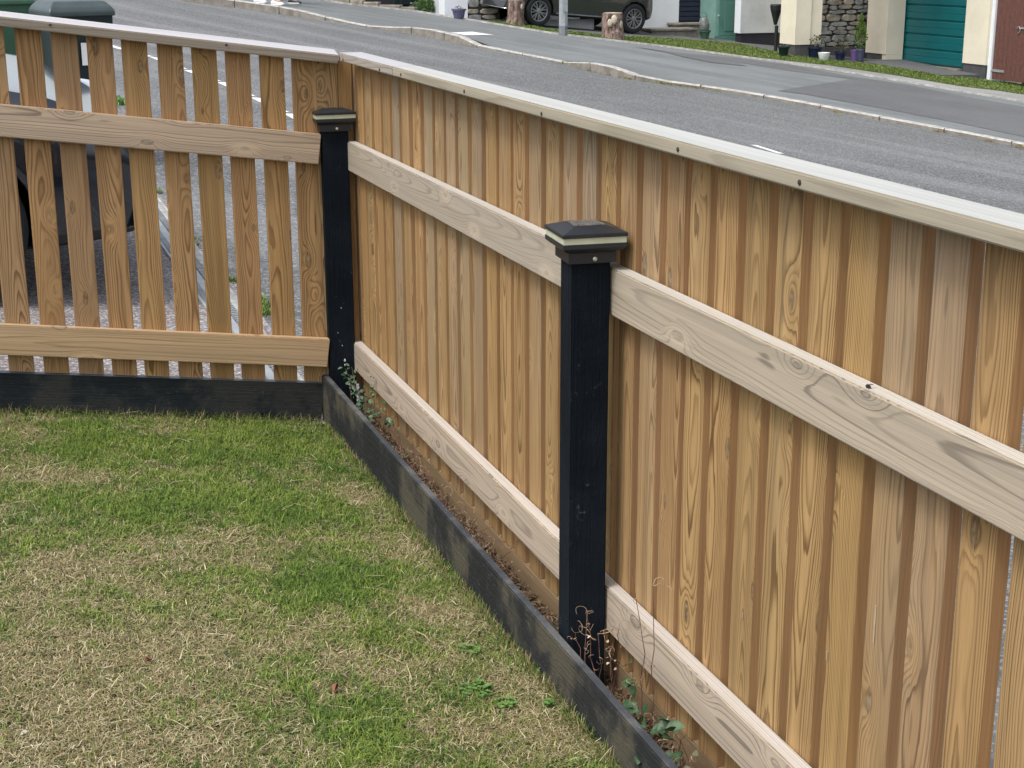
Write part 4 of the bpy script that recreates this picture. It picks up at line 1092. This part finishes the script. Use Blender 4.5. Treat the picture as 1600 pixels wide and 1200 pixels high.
def stones(parent, x0, x1, y, z0, z1, hmin=.07, hmax=.16, wmin=.18, wmax=.45, seed=1, ms=SM, inv=None):
    r = random.Random(seed); z = z0
    while z < z1:
        h = r.uniform(hmin, hmax); x = x0 - r.uniform(0, wmin)
        while x < x1:
            w_ = r.uniform(wmin, wmax)
            hh = h*r.uniform(.86, 1.12)
            o = link('stone', r.choice(ms), parent)
            o.location = (x+w_/2, y, z+h/2+r.uniform(-.012, .012)); o.scale = (w_*.985, .09, hh*.985); o.rotation_euler = (0, r.uniform(-.05, .05), 0)
            if inv is not None: o.matrix_parent_inverse = inv
            x += w_
        z += h
zst = onY(1330, 70, YS).z
stones(sw, xm+.2, X3+.25, YS, zst-.02, 1.9, inv=None)
part(ch, 'plinth', xm, X3+.2, YS-.08, YS-.01+.03, -1.8, zst-.03, M_plinth)
# garage
gz = onX(1502, 108.3, XG).z; gy0 = onX(1502, 100, XG).y; gy1 = Y2+.005
gd = empty('garage_door', (0, 0, 0)); gd.parent = ch; gd.matrix_parent_inverse = Matrix.Translation(-ch.location)
ph = .285
for k in range(7):
    z0 = gz+.015+k*ph
    bm = bmesh.new()
    prof = [(0.0, .012), (-.018, .03), (-.018, .135), (-.010, .145), (-.018, .155), (-.018, ph-.022), (0.0, ph-.004), (.02, ph-.004), (.02, .004), (0, .004)]
    a = [bm.verts.new((XG+.05+dx, gy0+.01, z0+dz)) for dx, dz in prof]; b = [bm.verts.new((XG+.05+dx, gy1+.55, z0+dz)) for dx, dz in prof]
    bm.faces.new(a); bm.faces.new(b[::-1])
    for i in range(len(prof)): bm.faces.new((a[i], a[(i+1)%len(prof)], b[(i+1)%len(prof)], b[i]))
    o = finish(bm, 'door_panel', M_teal, gd)
part(ch, 'threshold', XG-.10, XG+.20, gy0-.02, gy1+.6, gz-.5, gz+.004, M_step)
yp3l = onX(1504.5, 100, XG).y; yp3r = onX(1541, 100, XG).y; zp3 = onX(1505, 98, XG).z
part(ch, 'pier', XG-.02, XG+.35, yp3r, yp3l, zp3, 3.6, M_cream); part(ch, 'plinth', XG, XG+.35, yp3r+.02, yp3l, zp3-1.0, zp3-.001, M_plinth)
part(ch, 'pier', XG+.03, XG+.35, yp3r-.10, yp3r-.002, zp3-.6, 3.6, M_white)
part(ch, 'wall', XG+.36, 24, yp3r-.1, YS+.2, -1.9, 3.6, M_cream)
xb_ = max(onY(1225, 60, YS+.27).x, onY(1221, 60, fb(1156, 66).y).x+.05)
part(ch, 'wall', xb_, 24, YS+.27, YS+5.5, -1.9, 3.6, M_cream)
part(ch, 'lintel', XG-.01, XG+.34, yp3l+.002, gy1-.01, gz+.02+7*ph, 3.6, M_cream)
part(ch, 'upper_storey', xb_+.02, 24, yp3r-.05, YS+5.4, 3.602, 5.6, M_cream)
bm = bmesh.new(); prism(bm, [(X1-.3, yp3r-.4), (24.3, yp3r-.4), (24.3, YS+5.8), (X1-.3, YS+5.8)], 5.601, lambda p: 5.75)
for v in bm.verts:
    if v.co.z > 5.7: v.co.x = 19.2+(v.co.x-19.2)*.05; v.co.z = 8.0
o = finish(bm, 'roof', M_tile); o.parent = ch; o.matrix_parent_inverse = Matrix.Translation(-ch.location)
for yy in (yp3r+.8, YS+1.6):
    o = part(ch, 'window', X1+.005, X1+.03, yy, yy+1.3, 4.0, 5.1, M_plate); part(o, 'pane', X1-.002, X1+.004, yy+.08, yy+1.22, 4.08, 5.02, M_glass)
# raised concrete apron before the garage
bm = bmesh.new(); prism(bm, [(XG-.9, gy0-.6), (XG+.02, gy0-.6), (XG+.02, gy1-.02), (XG-.42, gy1-.02), (XG-1.3, gy1+.1)], -1.9, lambda p: S(p[0], p[1], BH+.012+max(0, (p[0]-XG+.9)*.08)))
o = finish(bm, 'garage_apron', M_patch); o['kind'] = 'structure'
# gate
gt = empty('wooden_gate', (XG+.05, yp3r-.2, gz-.2)); tag(gt, 'tall dark brown boarded gate with ring latch beside the garage', 'gate')
yg = yp3r-.11
for k in range(9):
    w_ = .135; y_ = yg-(k+1)*w_
    part(gt, 'board', XG+.06, XG+.085, y_+.004, y_+w_-.003, onX(1570, 126, XG+.06).z+.0, 1.0, M_brown, .004)
part(gt, 'hinge', XG+.045, XG+.058, yg-.36, yg+.02, gz+.02, gz+.065, M_galv)
part(gt, 'rail', XG+.087, XG+.12, yg-1.2, yg, gz+.1, gz+.2, M_brown); part(gt, 'rail', XG+.087, XG+.12, yg-1.2, yg, .6, .7, M_brown)
lp = onX(1592, 45, XG+.05)
bm = bmesh.new(); tube(bm, [(XG+.045, lp.y+.05*math.cos(a/2.), lp.z-.02+.06*math.sin(a/2.)) for a in range(0, 11)], .008, 6)
o = finish(bm, 'latch', M_galv, smooth=True); o.parent = gt; o.matrix_parent_inverse = Matrix.Translation(-gt.location)
part(gt, 'latch_bar', XG+.04, XG+.058, lp.y-.16, lp.y-.01, lp.z+.0, lp.z+.03, M_galv)
gp = fb(1601, 134); 
o = boxo('gate_stop_post', gp.x-.05, gp.x+.05, gp.y-.06, gp.y+.04, gp.z-.2, gp.z+.26, M_kerb, None, .01); tag(o, 'short pale stone post at the foot of the brown gate', 'post')
# --- white house
wh = empty('white_house', (13.5, 31, -1)); tag(wh, 'white rendered house with black plinth, sage green porch and navy slatted shutter', 'house')
c1 = fb(1156, 66); XW, YW = c1.x, c1.y; xwr = onY(1221, 60, YW).x; zpw = onY(1180, 51.6, YW).z
ywl = onX(1147, 60, XW).y
part(wh, 'bay', XW, xwr, YW, ywl, zpw, 3.4, M_whiteG); part(wh, 'plinth', XW+.03, xwr, YW+.02, ywl, -2, zpw-.001, M_plinthB)
part(wh, 'lit_bay_side', XW-.004, XW+.0, YW+.003, ywl, zpw, 3.4, M_white)  # thin skin on the bay's side; sunlight painted in as lighter colour
c2 = fb(1118, 60); XP, YP = c2.x, c2.y; ypl = onX(1095, 55, XP).y
part(wh, 'porch', XP, XW+.6, YP+.03, ypl+.8, c2.z-.3, 2.6, M_sageL)
dr = part(wh, 'door', XP+.06, XP+.95, YP-.01, YP+.028, c2.z+.05, 1.35, M_sage, .006)
for (a, b, lo, hi) in ((.16, .42, .15, .75), (.52, .80, .15, .75), (.16, .42, .90, 1.6), (.52, .80, .90, 1.6)):
    part(dr, 'panel', XP+.04+a, XP+.04+b, YP-.020, YP-.011, c2.z+lo, c2.z+hi, M_sage, .004)
bm = bmesh.new(); bmesh.ops.create_uvsphere(bm, u_segments=14, v_segments=10, radius=.028)
o = finish(bm, 'door_knob', M_galv, smooth=True); o.location = onY(1123, 25, YP-.05); o.parent = wh; o.matrix_parent_inverse = Matrix.Translation(-wh.location)
part(wh, 'door_sill', XP-.05, XP+.98, YP-.08, YP-.012, c2.z-.2, c2.z+.045, M_sage)
YW2 = ypl+.05
xs0, xs1 = onY(1060, 45, YW2).x, onY(1096, 45, YW2).x
zs_ = onY(1075, 35, YW2-.3).z
sh = empty('shutter', (0, 0, 0)); sh.parent = wh; sh.matrix_parent_inverse = Matrix.Translation(-wh.location)
part(sh, 'shutter_back', xs0, xs1+.5, YW2+.06, YW2+.10, -1.2, 2.2, M_navy)
for k in range(22): 
    z0 = zs_+.02+k*.105
    o = part(sh, 'slat', xs0+.01, xs1+.4, YW2+.015, YW2+.045, z0, z0+.085, M_navy)
part(wh, 'wall', onY(775, 30, YW2).x, xs0, YW2, YW2+6, -2, 3.4, M_white)
part(wh, 'wall', xs0+.002, xwr+1.5, YW2+.11, YW2+6, -2, 3.4, M_white)
part(wh, 'wall', XW+.2, xwr+1.5, ywl+.002, YW2+.1, 2.0, 3.4, M_white)
part(wh, 'upper_storey', onY(775, 30, YW2).x+.02, xwr+1.45, YW2+.02, YW2+6, 3.402, 5.3, M_white)
bm = bmesh.new(); x0_ = onY(775, 30, YW2).x-.3; prism(bm, [(x0_, YW2-.4), (xwr+1.8, YW2-.4), (xwr+1.8, YW2+6.3), (x0_, YW2+6.3)], 5.301, 5.5)
for v in bm.verts:
    if v.co.z > 5.4: v.co.y = YW2+3+(v.co.y-YW2-3)*.05; v.co.z = 7.4
o = finish(bm, 'roof', M_tile); o.parent = wh; o.matrix_parent_inverse = Matrix.Translation(-wh.location)
# steps before the shutter
for (xa, xb, pyt, dy0, dy1) in ((1046, 1098, 35, .12, .42), (1003, 1072, 43, .45, .95)):
    z_ = onY((xa+xb)/2, pyt, YW2-dy0).z
    x_a, x_b = onY(xa, pyt, YW2-dy0).x, onY(xb, pyt, YW2-dy0).x
    part(wh, 'step', x_a, x_b, YW2-dy1, YW2-dy0+.08, z_-.6, z_-.05, M_step, .01); part(wh, 'step_tread', x_a-.03, x_b+.03, YW2-dy1-.04, YW2-dy0+.08, z_-.048, z_, M_step, .008)
# rainwater hopper and downpipe
hp = onX(1219, 20, X1+.1); dp_ = empty('downpipe', (hp.x, hp.y+.12, hp.z-1)); tag(dp_, 'black rainwater hopper and pipe between the white wall and the cream pier', 'downpipe')
bm = bmesh.new(); lathe(bm, [(.03, -.24), (.05, -.16), (.11, .05), (.12, .13), (.11, .16)], 12); o = finish(bm, 'hopper', M_trim, dp_); o.location = (0.0, 0.05, 1.0)
bm = bmesh.new(); lathe(bm, [(.035, -.6), (.035, .75)], 12); finish(bm, 'pipe', M_trim, dp_)
# --- low white wall behind the hatchback
c = fb(870, 44.5); d_ = fb(930, 49)
o = boxo('low_wall', c.x-.9, c.x+1.15, c.y+.85, c.y+.95, c.z-.4, c.z+.13, M_white, None, .01); tag(o, 'low white wall seen underneath the parked hatchback', 'wall')
# --- stone and white house on the left
ls = empty('stone_house', (7, 31, -.3)); tag(ls, 'stone and white house partly cropped at the top edge, left of the hatchback', 'house')
q0, q1 = fb(695, 27.5), fb(731, 31); YL = q1.y+.65
xa, xb, xc = onY(695, 25, YL).x, onY(731, 25, YL).x, onY(782, 30, YL).x
part(ls, 'white_pier', xa, xb, YL, YL+.4, -1.2, 3.2, M_white)
lw = empty('stone_wall', (0, 0, 0)); lw.parent = ls; lw.matrix_parent_inverse = Matrix.Translation(-ls.location)
part(lw, 'mortar', xb+.002, xc, YL+.05, YL+.4, -1.2, 3.2, M_mortar)
SM2 = [stone_mesh(20+i, (M_stone2, M_stone, M_stone2)[i % 3], 1, 1, 1) for i in range(6)]
stones(lw, xb+.12, xc-.1, YL+.02, S(xb, YL, -.15), 1.6, .10, .20, .22, .45, 5, SM2)
part(ls, 'wall', onY(505, 2, YL+1.6).x, xa-.002, YL+1.6, YL+1.8, -1.2, 3.2, M_plinthB)
part(ls, 'sill', onY(640, 4, YL+1.5).x, xa-.01, YL+1.45, YL+1.59, onY(660, 5.5, YL+1.5).z, onY(660, 3.5, YL+1.5).z, M_whiteG)
part(ls, 'upper_storey', onY(505, 2, YL+1.6).x, xc, YL+.42, YL+6, 3.202, 5.2, M_white)
part(ls, 'wall', xa, xc, YL+.402, YL+6, -1.2, 3.2, M_whiteG)
bm = bmesh.new(); x0_ = onY(505, 2, YL+1.6).x-.3; prism(bm, [(x0_, YL+.1), (xc+.3, YL+.1), (xc+.3, YL+6.3), (x0_, YL+6.3)], 5.201, 5.4)
for v in bm.verts:
    if v.co.z > 5.3: v.co.y = YL+3+(v.co.y-YL-3)*.05; v.co.z = 7.2
o = finish(bm, 'roof', M_tile); o.parent = ls; o.matrix_parent_inverse = Matrix.Translation(-ls.location)
# garden wall of brown stone at the back of the pavement, left
gw = empty('garden_wall', fb(560, 8)); tag(gw, 'low brown stone garden wall along the pavement at the top edge', 'wall')
A_, B_ = fb(492, -1), fb(648, 18.5); L_ = (B_-A_).length; d_ = (B_-A_).normalized(); n_ = Vector((-d_.y, d_.x, 0)).normalized()
if n_.y < 0: n_ = -n_
k = 0.0; r_ = random.Random(3)
while k < L_-.1:
    w_ = r_.uniform(.28, .5); p = A_+d_*(k+w_/2)+n_*.12
    bm = bmesh.new(); box(bm, -w_/2+.008, w_/2-.008, -.1, .1, -.25, .07+r_.uniform(-.012, .012))
    o = finish(bm, 'stone', M_stone2 if r_.random() < .5 else M_kerb, bevel=.012); o.location = p-gw.location; o.rotation_euler = (0, 0, math.atan2(d_.y, d_.x)); o.parent = gw
    k += w_

# ================================================================== STREET THINGS
lpz = fb(880, 55)
t = empty('lamp_post', lpz); tag(t, 'grey octagonal street lamp column standing in front of the hatchback', 'lamp post')
bm = bmesh.new(); lathe(bm, [(.088, 0), (.088, .17)], 8); finish(bm, 'base', M_galvD, t)
bm = bmesh.new(); lathe(bm, [(.085, .171), (.085, 1.15), (.06, 1.25), (.045, 5.4)], 8); finish(bm, 'column', M_galv, t)
bm = bmesh.new(); box(bm, -.05, .05, -.098, -.084, .42, .95); finish(bm, 'access_door', M_galv, t, bevel=.004)
bm = bmesh.new(); tube(bm, [(0, 0, 5.38), (-.1, -.15, 5.6), (-.3, -.5, 5.68)], .025, 8); finish(bm, 'arm', M_galv, t)
bm = bmesh.new(); box(bm, -.5, -.25, -.85, -.45, 5.62, 5.74); finish(bm, 'lantern', M_galvD, t, bevel=.02)
def stump(base, r, h, label, knobs, seed):
    t = empty('tree_stump', base); tag(t, label, 'tree stump', 'tree stumps on the verge')
    rr = random.Random(seed); bm = bmesh.new(); n = 22; rings = []
    ph = [rr.uniform(0, 6.28) for _ in range(6)]
    for j in range(9):
        f = j/8; ring = []
        for i in range(n):
            a = 2*math.pi*i/n
            q = r*(1.0+.22*(1-f)**3 + .07*math.sin(3*a+ph[0]+f*2)+.05*math.sin(5*a+ph[1]-f*3)+.05*math.sin(9*a+ph[2]+f*5)+rr.uniform(-.03, .03))
            ring.append(bm.verts.new((q*math.cos(a), q*math.sin(a), -.08+(h+.08)*f)))
        rings.append(ring)
    for a, b in zip(rings, rings[1:]):
        for i in range(n): bm.faces.new((a[i], a[(i+1)%n], b[(i+1)%n], b[i]))
    bm.faces.new(rings[-1])
    finish(bm, 'trunk', M_bark, t, smooth=True, angle=60)
    bm = bmesh.new(); lathe(bm, [(r*.9, h+.001), (r*.93, h+.012)], 18); finish(bm, 'cut_top', M_stumptop, t)
    for (a, z, q) in knobs:
        bm = bmesh.new(); bmesh.ops.create_uvsphere(bm, u_segments=12, v_segments=8, radius=q)
        for v in bm.verts: v.co.z *= 1.5; v.co.y *= .6
        o = finish(bm, 'branch_stub', M_stumptop, t, smooth=True); o.location = (r*.98*math.cos(a), r*.98*math.sin(a), z); o.rotation_euler = (0, 0, a+R(90))
stump(fb(806, 39.5), .155, .47, 'rugged pale tree stump in front of the car bonnet', [(R(-60), .35, .035)], 2)
stump(fb(957, 61), .19, .47, 'knobbly tree stump with flat sawn top by the rear wheel of the hatchback', [(R(-130), .30, .05), (R(-105), .36, .06), (R(-62), .27, .055)], 5)

def foliage(parent, n, cx, cy, cz, rx, ry, rz, mat, L=.05, up=.2, cone=False, name='foliage'):
    bm = bmesh.new()
    for _ in range(n):
        while True:
            p = rv()
            if p.length < 1: break
        if cone: f = (p.z+1)/2; p.x *= 1-f*.85; p.y *= 1-f*.85
        q = Vector((cx+p.x*rx, cy+p.y*ry, cz+p.z*rz)); d = Vector((p.x, p.y, p.z+up))+rv(.6)
        if d.length < .1: d = Vector((0, 0, 1))
        leaf_face(bm, q, d, rv().normalized()+Vector((.01, 0, 0)), L*random.uniform(.6, 1.2), L*.55)
    return finish(bm, name, mat, parent)
def pot(name, base, prof, mat, label, fol=None, group='plant pots by the stone recess', cat='plant pot', square=False):
    t = empty(name, base); tag(t, label, cat, group)
    bm = bmesh.new(); lathe(bm, prof, 20 if not square else 4); o = finish(bm, 'pot', mat, t, smooth=not square, angle=40)
    if fol:
        for f in fol:
            foliage(t, **f)
            if f['cz']-f['rz'] > prof[-1][1]+.05:
                bm = bmesh.new(); tube(bm, [(f['cx']*.3, f['cy']*.3, prof[-1][1]-.03), (f['cx']*.8, f['cy']*.8, (prof[-1][1]+f['cz'])/2), (f['cx'], f['cy'], f['cz'])], .012, 6); finish(bm, 'stem', M_stem, t)
    return t
def P(r0, r1, h, rim=.012): return [(r0, 0), (r0*1.02, .01), (r1*.97, h-.04), (r1, h-.035), (r1+rim, h-.03), (r1+rim, h), (r1*.9, h), (r1*.88, h-.03)]
pot('flower_pot', fb(1037, 41.5)+Vector((0, 0, 0)), P(.075, .105, .19), M_potN, 'navy pot of orange geraniums on the steps of the white house', [dict(n=60, cx=0, cy=0, cz=.23, rx=.14, ry=.14, rz=.06, mat=M_dull, L=.07), dict(n=36, cx=.0, cy=-.02, cz=.32, rx=.07, ry=.07, rz=.09, mat=M_flower, L=.045, name='blossom'), dict(n=10, cx=-.02, cy=-.02, cz=.36, rx=.08, ry=.08, rz=.07, mat=M_flowerP, L=.04, name='blossom')], None, 'flower pot')
b_ = fb(1015, 47); t = empty('trough', b_); tag(t, 'small terracotta trough on the step behind the rear wheel', 'trough')
boxo('trough_body', -.09, .09, -.05, .05, 0, .09, M_terra, t, .006); boxo('rim', -.105, .105, -.062, .062, .092, .115, M_terra, t, .004)
# old milk churn tipped over a green pot
b_ = fb(1101, 60); pot('green_pot', b_, P(.08, .115, .17), M_plasticG, 'round green pot standing under the tilted metal churn', None, None, 'plant pot')
t = empty('metal_churn', b_+Vector((-.01, 0, .17)), (R(0), R(-6), 0)); tag(t, 'tilted grey metal churn resting on a green pot by the sage door', 'churn')
bm = bmesh.new(); lathe(bm, [(.10, .02), (.105, .03), (.10, .20), (.07, .25), (.065, .27)], 20); finish(bm, 'churn_body', M_steel, t, smooth=True, angle=40)
bm = bmesh.new(); tube(bm, [(.07*math.cos(a/8*math.pi), 0, .27+.10*math.sin(a/8*math.pi)) for a in range(9)], .006, 6); finish(bm, 'handle', M_steel, t, smooth=True)
pot('dark_planter', fb(1224, 88.5), P(.075, .105, .20), M_plasticK, 'dark green planter at the foot of the first cream pier', [dict(n=16, cx=0, cy=0, cz=.20, rx=.07, ry=.07, rz=.02, mat=M_dull, L=.04)], None)
pot('plant_pot', fb(1261, 88), P(.05, .07, .11), M_terra, 'brown pot with a small bare-stemmed bush, leftmost in the recess', [dict(n=70, cx=-.03, cy=0, cz=.34, rx=.12, ry=.12, rz=.08, mat=M_dull, L=.05)])
pot('plant_pot', fb(1273, 91), P(.09, .13, .22), M_potN, 'plain navy pot with dull green bush behind the white pot', [dict(n=90, cx=.05, cy=0, cz=.33, rx=.17, ry=.12, rz=.10, mat=M_dull, L=.055)])
pot('plant_pot', fb(1287, 94.5), [(.075, 0), (.085, .01), (.112, .13), (.118, .15), (.108, .15), (.10, .13)], M_potW, 'low round white pot in front of the navy ones')
pot('plant_pot', fb(1312.5, 94.5), P(.08, .105, .17), M_potN, 'small navy pot with pale dots and a wiry plant', [dict(n=90, cx=.02, cy=0, cz=.32, rx=.15, ry=.12, rz=.12, mat=M_dull, L=.055)])
pot('plant_pot', fb(1333.5, 95.5), P(.055, .062, .22, .006), M_potP, 'tall purple pot next to the conifer pot')
pot('plant_pot', fb(1342.5, 95.5), P(.08, .09, .24, .006), M_potS, 'dark slate-blue pot holding a golden conifer', [dict(n=420, cx=0, cy=0, cz=.56, rx=.17, ry=.17, rz=.36, mat=M_conif, L=.05, cone=True, up=1.0)])
b_ = fb(717, 29.5); pot('planter', b_, [(.095, 0), (.125, .155), (.145, .16), (.145, .19), (.12, .19)], M_potS, 'slate-blue square planter before the white pier', [dict(n=24, cx=0, cy=0, cz=.20, rx=.06, ry=.06, rz=.04, mat=M_dull, L=.04)], None, 'planter')
b_ = fb(668, 19); t = empty('shrub', b_); tag(t, 'bright green leafy shrub on the pavement edge left of the white pier', 'shrub'); foliage(t, 420, 0, .1, .10, .30, .2, .14, M_shrub, .07, .5)
boxo('chimney_pot', *([0]*0), ) if False else None
b_ = fb(678, 10); bm = bmesh.new(); lathe(bm, [(.12, 0), (.12, .05), (.07, .1), (.07, .35), (.1, .4)], 14); o = finish(bm, 'terracotta_urn', M_terra, smooth=True, angle=40); o.location = b_; tag(o, 'terracotta urn behind the green shrub at the top edge', 'urn')
bin_('recycling_bin', fb(609, 8.5), R(20), 'blue recycling bin behind the garden wall at the top edge', M_plasticB, M_plasticB, w_=.24, d_=.3, h_=.45)
bin_('rubbish_bin', fb(629, 12), R(20), 'dark green bin right of the blue one at the top edge', M_plasticK, M_plasticK, w_=.33, d_=.36, h_=.7)

# verge grass: short blades, uncountable
def on_verge(n, poly_px):
    top = poly_px[:len(poly_px)//2+1]
vx, vy = [], []
Ptop = [onS(x, y, BH) for x, y in verge_px[:20]]; Pbot = [onS(x, y, BH) for x, y in verge_px[20:][::-1]]
def along(L, t):
    s = [0]
    for p, q in zip(L, L[1:]): s.append(s[-1]+(q-p).length)
    d = t*s[-1]; k = min(max(j for j in range(len(s)) if s[j] <= d+1e-9), len(L)-2); return L[k].lerp(L[k+1], (d-s[k])/(s[k+1]-s[k]))
TT = [along(Ptop, i/200) for i in range(201)]; BB = [along(Pbot, i/200) for i in range(201)]
n = 60000; ti = rng.integers(0, 200, n); f = rng.random(n); tf = rng.random(n)
ax = np.array([p.x for p in TT]); ay = np.array([p.y for p in TT]); bx = np.array([p.x for p in BB]); by = np.array([p.y for p in BB])
tx = ax[ti]*(1-tf)+ax[ti+1]*tf; ty = ay[ti]*(1-tf)+ay[ti+1]*tf; ux = bx[ti]*(1-tf)+bx[ti+1]*tf; uy = by[ti]*(1-tf)+by[ti+1]*tf
x = tx+(ux-tx)*f; y = ty+(uy-ty)*f; z = SA+SB*x+SC*y+BH
c = (np.array([.08, .135, .025])*(1-rng.random(n))[:, None]+np.array([.14, .19, .045])*rng.random(n)[:, None])
blades('verge_grass', np.stack([x, y, z], 1), rng.uniform(0, 6.28, n), rng.normal(.7, .3, n).clip(0, 1.4), .02+.035*rng.random(n), .006+.006*rng.random(n), c, M_blade)
# weeds in the gutter and by the drain
def tufts(name, L, n, h, label, spread=.05, col_=(.16, .22, .06)):
    xs, ys = [], []
    x = np.zeros(n); y = np.zeros(n)
    for i in range(n):
        px, py = L[rng.integers(len(L))]; p = onS(px, py)
        x[i] = p.x+rng.normal(0, spread); y[i] = p.y+rng.normal(0, spread)
    z = SA+SB*x+SC*y+.003
    c = np.array(col_)*(0.6+.8*rng.random(n))[:, None]
    o = blades(name, np.stack([x, y, z], 1), rng.uniform(0, 6.28, n), rng.normal(.6, .35, n).clip(0, 1.4), h*(.5+rng.random(n)), np.full(n, h*.16), c, M_blade)
    return o
tufts('gutter_weeds', [(890, 101), (915, 107), (930, 112), (960, 119), (985, 124), (1035, 131), (1060, 134), (1090, 138), (1120, 142)], 900, .045, '', .07, (.22, .21, .06))
tufts('gutter_weeds', [(1310, 177), (1468, 207), (1545, 221), (1590, 231)], 240, .04, '', .05, (.25, .20, .07))
tufts('drain_weeds', [(245, 302), (298, 375), (300, 385), (362, 440), (408, 470), (412, 478), (418, 492), (410, 484), (462, 560)], 900, .028, '', .018, (.14, .22, .05))
tufts('path_weeds', [(185, 160), (187, 163), (192, 240), (196, 246), (199, 250)], 700, .05, '', .03, (.12, .24, .05))

# ================================================================== PEOPLE (cropped to their shoes by the top of the frame)
def skin_mesh(name, V, E, Rr, mat, parent, sub=2):
    me = bpy.data.meshes.new(name); me.from_pydata(V, E, []); me.materials.append(mat)
    o = link(name, me, parent)
    sk = o.modifiers.new('skin', 'SKIN')
    for i, r in enumerate(Rr):
        me.skin_vertices[0].data[i].radius = (r if isinstance(r, tuple) else (r, r))
    me.skin_vertices[0].data[0].use_root = True
    ss = o.modifiers.new('sub', 'SUBSURF'); ss.levels = sub; ss.render_levels = sub
    return o
def person(footA, footB, heading, label, top, shoe, hgt=1.72):
    c = (footA+footB)/2; ang = math.atan2(heading.y, heading.x)
    t = empty('person', c, (0, 0, ang)); tag(t, label, 'person', 'people walking on the far pavement')
    inv = Matrix.Rotation(-ang, 3, 'Z'); a, b = inv @ (footA-c), inv @ (footB-c)
    k = hgt/1.72
    hipz = .90*k
    legs = []
    V = [(0, 0, hipz+.05), (0, 0, 1.18*k), (0.01, 0, 1.36*k), (0.0, 0, 1.47*k), (0.02, 0, 1.60*k), (0.02, 0, 1.68*k)]
    E = [(0, 1), (1, 2), (2, 3), (3, 4), (4, 5)]; Rr = [(.15, .12), (.13, .10), (.16, .10), (.055, .055), (.095, .08), (.07, .065)]
    for s, f in ((1, a), (-1, b)):
        i = len(V); kx = f.x*.5+.06
        V += [(0, s*.09, hipz-.04), (kx, f.y*.5+s*.05, .48*k+f.z*.5), (f.x-.02, f.y, .10+f.z), (f.x+.12, f.y, .045+f.z)]
        E += [(0, i), (i, i+1), (i+1, i+2), (i+2, i+3)]; Rr += [.09, .06, .042, .035]; legs.append(i)
    for s in (1, -1):
        i = len(V); sw_ = -s*.12
        V += [(0, s*.17, 1.38*k), (sw_*.5, s*.23, 1.12*k), (sw_+.06, s*.24, .90*k), (sw_+.09, s*.24, .82*k)]
        E += [(2, i), (i, i+1), (i+1, i+2), (i+2, i+3)]; Rr += [.06, .043, .032, .035]
    skin_mesh('body', V, E, Rr, M_skin, t)
    # clothes follow the body
    j = legs[0]
    TV = [V[0]] + [V[j], V[j+1], (V[j+2][0], V[j+2][1], V[j+2][2]+.03)] + [V[j+4], V[j+5], (V[j+6][0], V[j+6][1], V[j+6][2]+.03)]
    skin_mesh('trousers', TV, [(0, 1), (1, 2), (2, 3), (0, 4), (4, 5), (5, 6)], [(.165, .135), .105, .078, .062, .105, .078, .062], M_jean, t)
    q = len(V)-8
    JV = [V[0], V[1], V[2], (0, 0, 1.44*k), V[q], V[q+1], V[q+2], V[q+4], V[q+5], V[q+6]]
    skin_mesh('jacket', JV, [(0, 1), (1, 2), (2, 3), (2, 4), (4, 5), (5, 6), (2, 7), (7, 8), (8, 9)], [(.175, .14), (.155, .125), (.18, .125), (.07, .07), .078, .06, .048, .078, .06, .048], top, t)
    bm = bmesh.new(); bmesh.ops.create_uvsphere(bm, u_segments=20, v_segments=14, radius=.112)
    for v in bm.verts:
        if v.co.x > .03 and v.co.z < .04: v.co.x *= .4
        v.co.z *= 1.1
    o = finish(bm, 'hair', M_hair, t, smooth=True); o.location = (0.0, 0, 1.655*k)
    for f in (a, b):
        bm = bmesh.new()
        prof = [(-.09, .035, .075), (-.05, .042, .095), (0.0, .042, .09), (.05, .045, .07), (.11, .048, .055), (.16, .04, .045), (.185, .02, .03)]
        rg = []
        for x_, w_, h_ in prof:
            rg.append([bm.verts.new((x_, w_*math.cos(u), max(0, h_*(.5+.5*math.sin(u))))) for u in [math.pi*2*i/12 for i in range(12)]])
        for r0, r1 in zip(rg, rg[1:]):
            for i in range(12): bm.faces.new((r0[i], r0[(i+1)%12], r1[(i+1)%12], r1[i]))
        bm.faces.new(rg[0][::-1]); bm.faces.new(rg[-1])
        o = finish(bm, 'shoe', shoe, t, smooth=True); o.location = (f.x, f.y, f.z)
        bm = bmesh.new(); box(bm, -.09, .17, -.046, .046, -.002, .016); finish(bm, 'sole', M_shoeW, o, bevel=.006)
    return t
hd = (kl[8]-kl[4]); hd.z = 0; hd.normalize()
fA, fB = fb(431, 8), fb(404, 4.5); person(fA, fB, hd, 'person in white shoes walking on the far pavement, cut off by the top edge', M_top1, M_shoeW)
fA = fb(458, 5.5); fB = fA - hd*.42; fB.z = S(fB.x, fB.y, BH); fA, fB = fA+Vector((0, .0, 0)), fB+Vector((.1, .35, .02)); person(fA, fB, hd, 'person in black shoes with white soles walking ahead of the white shoes', M_top2, M_shoeK)
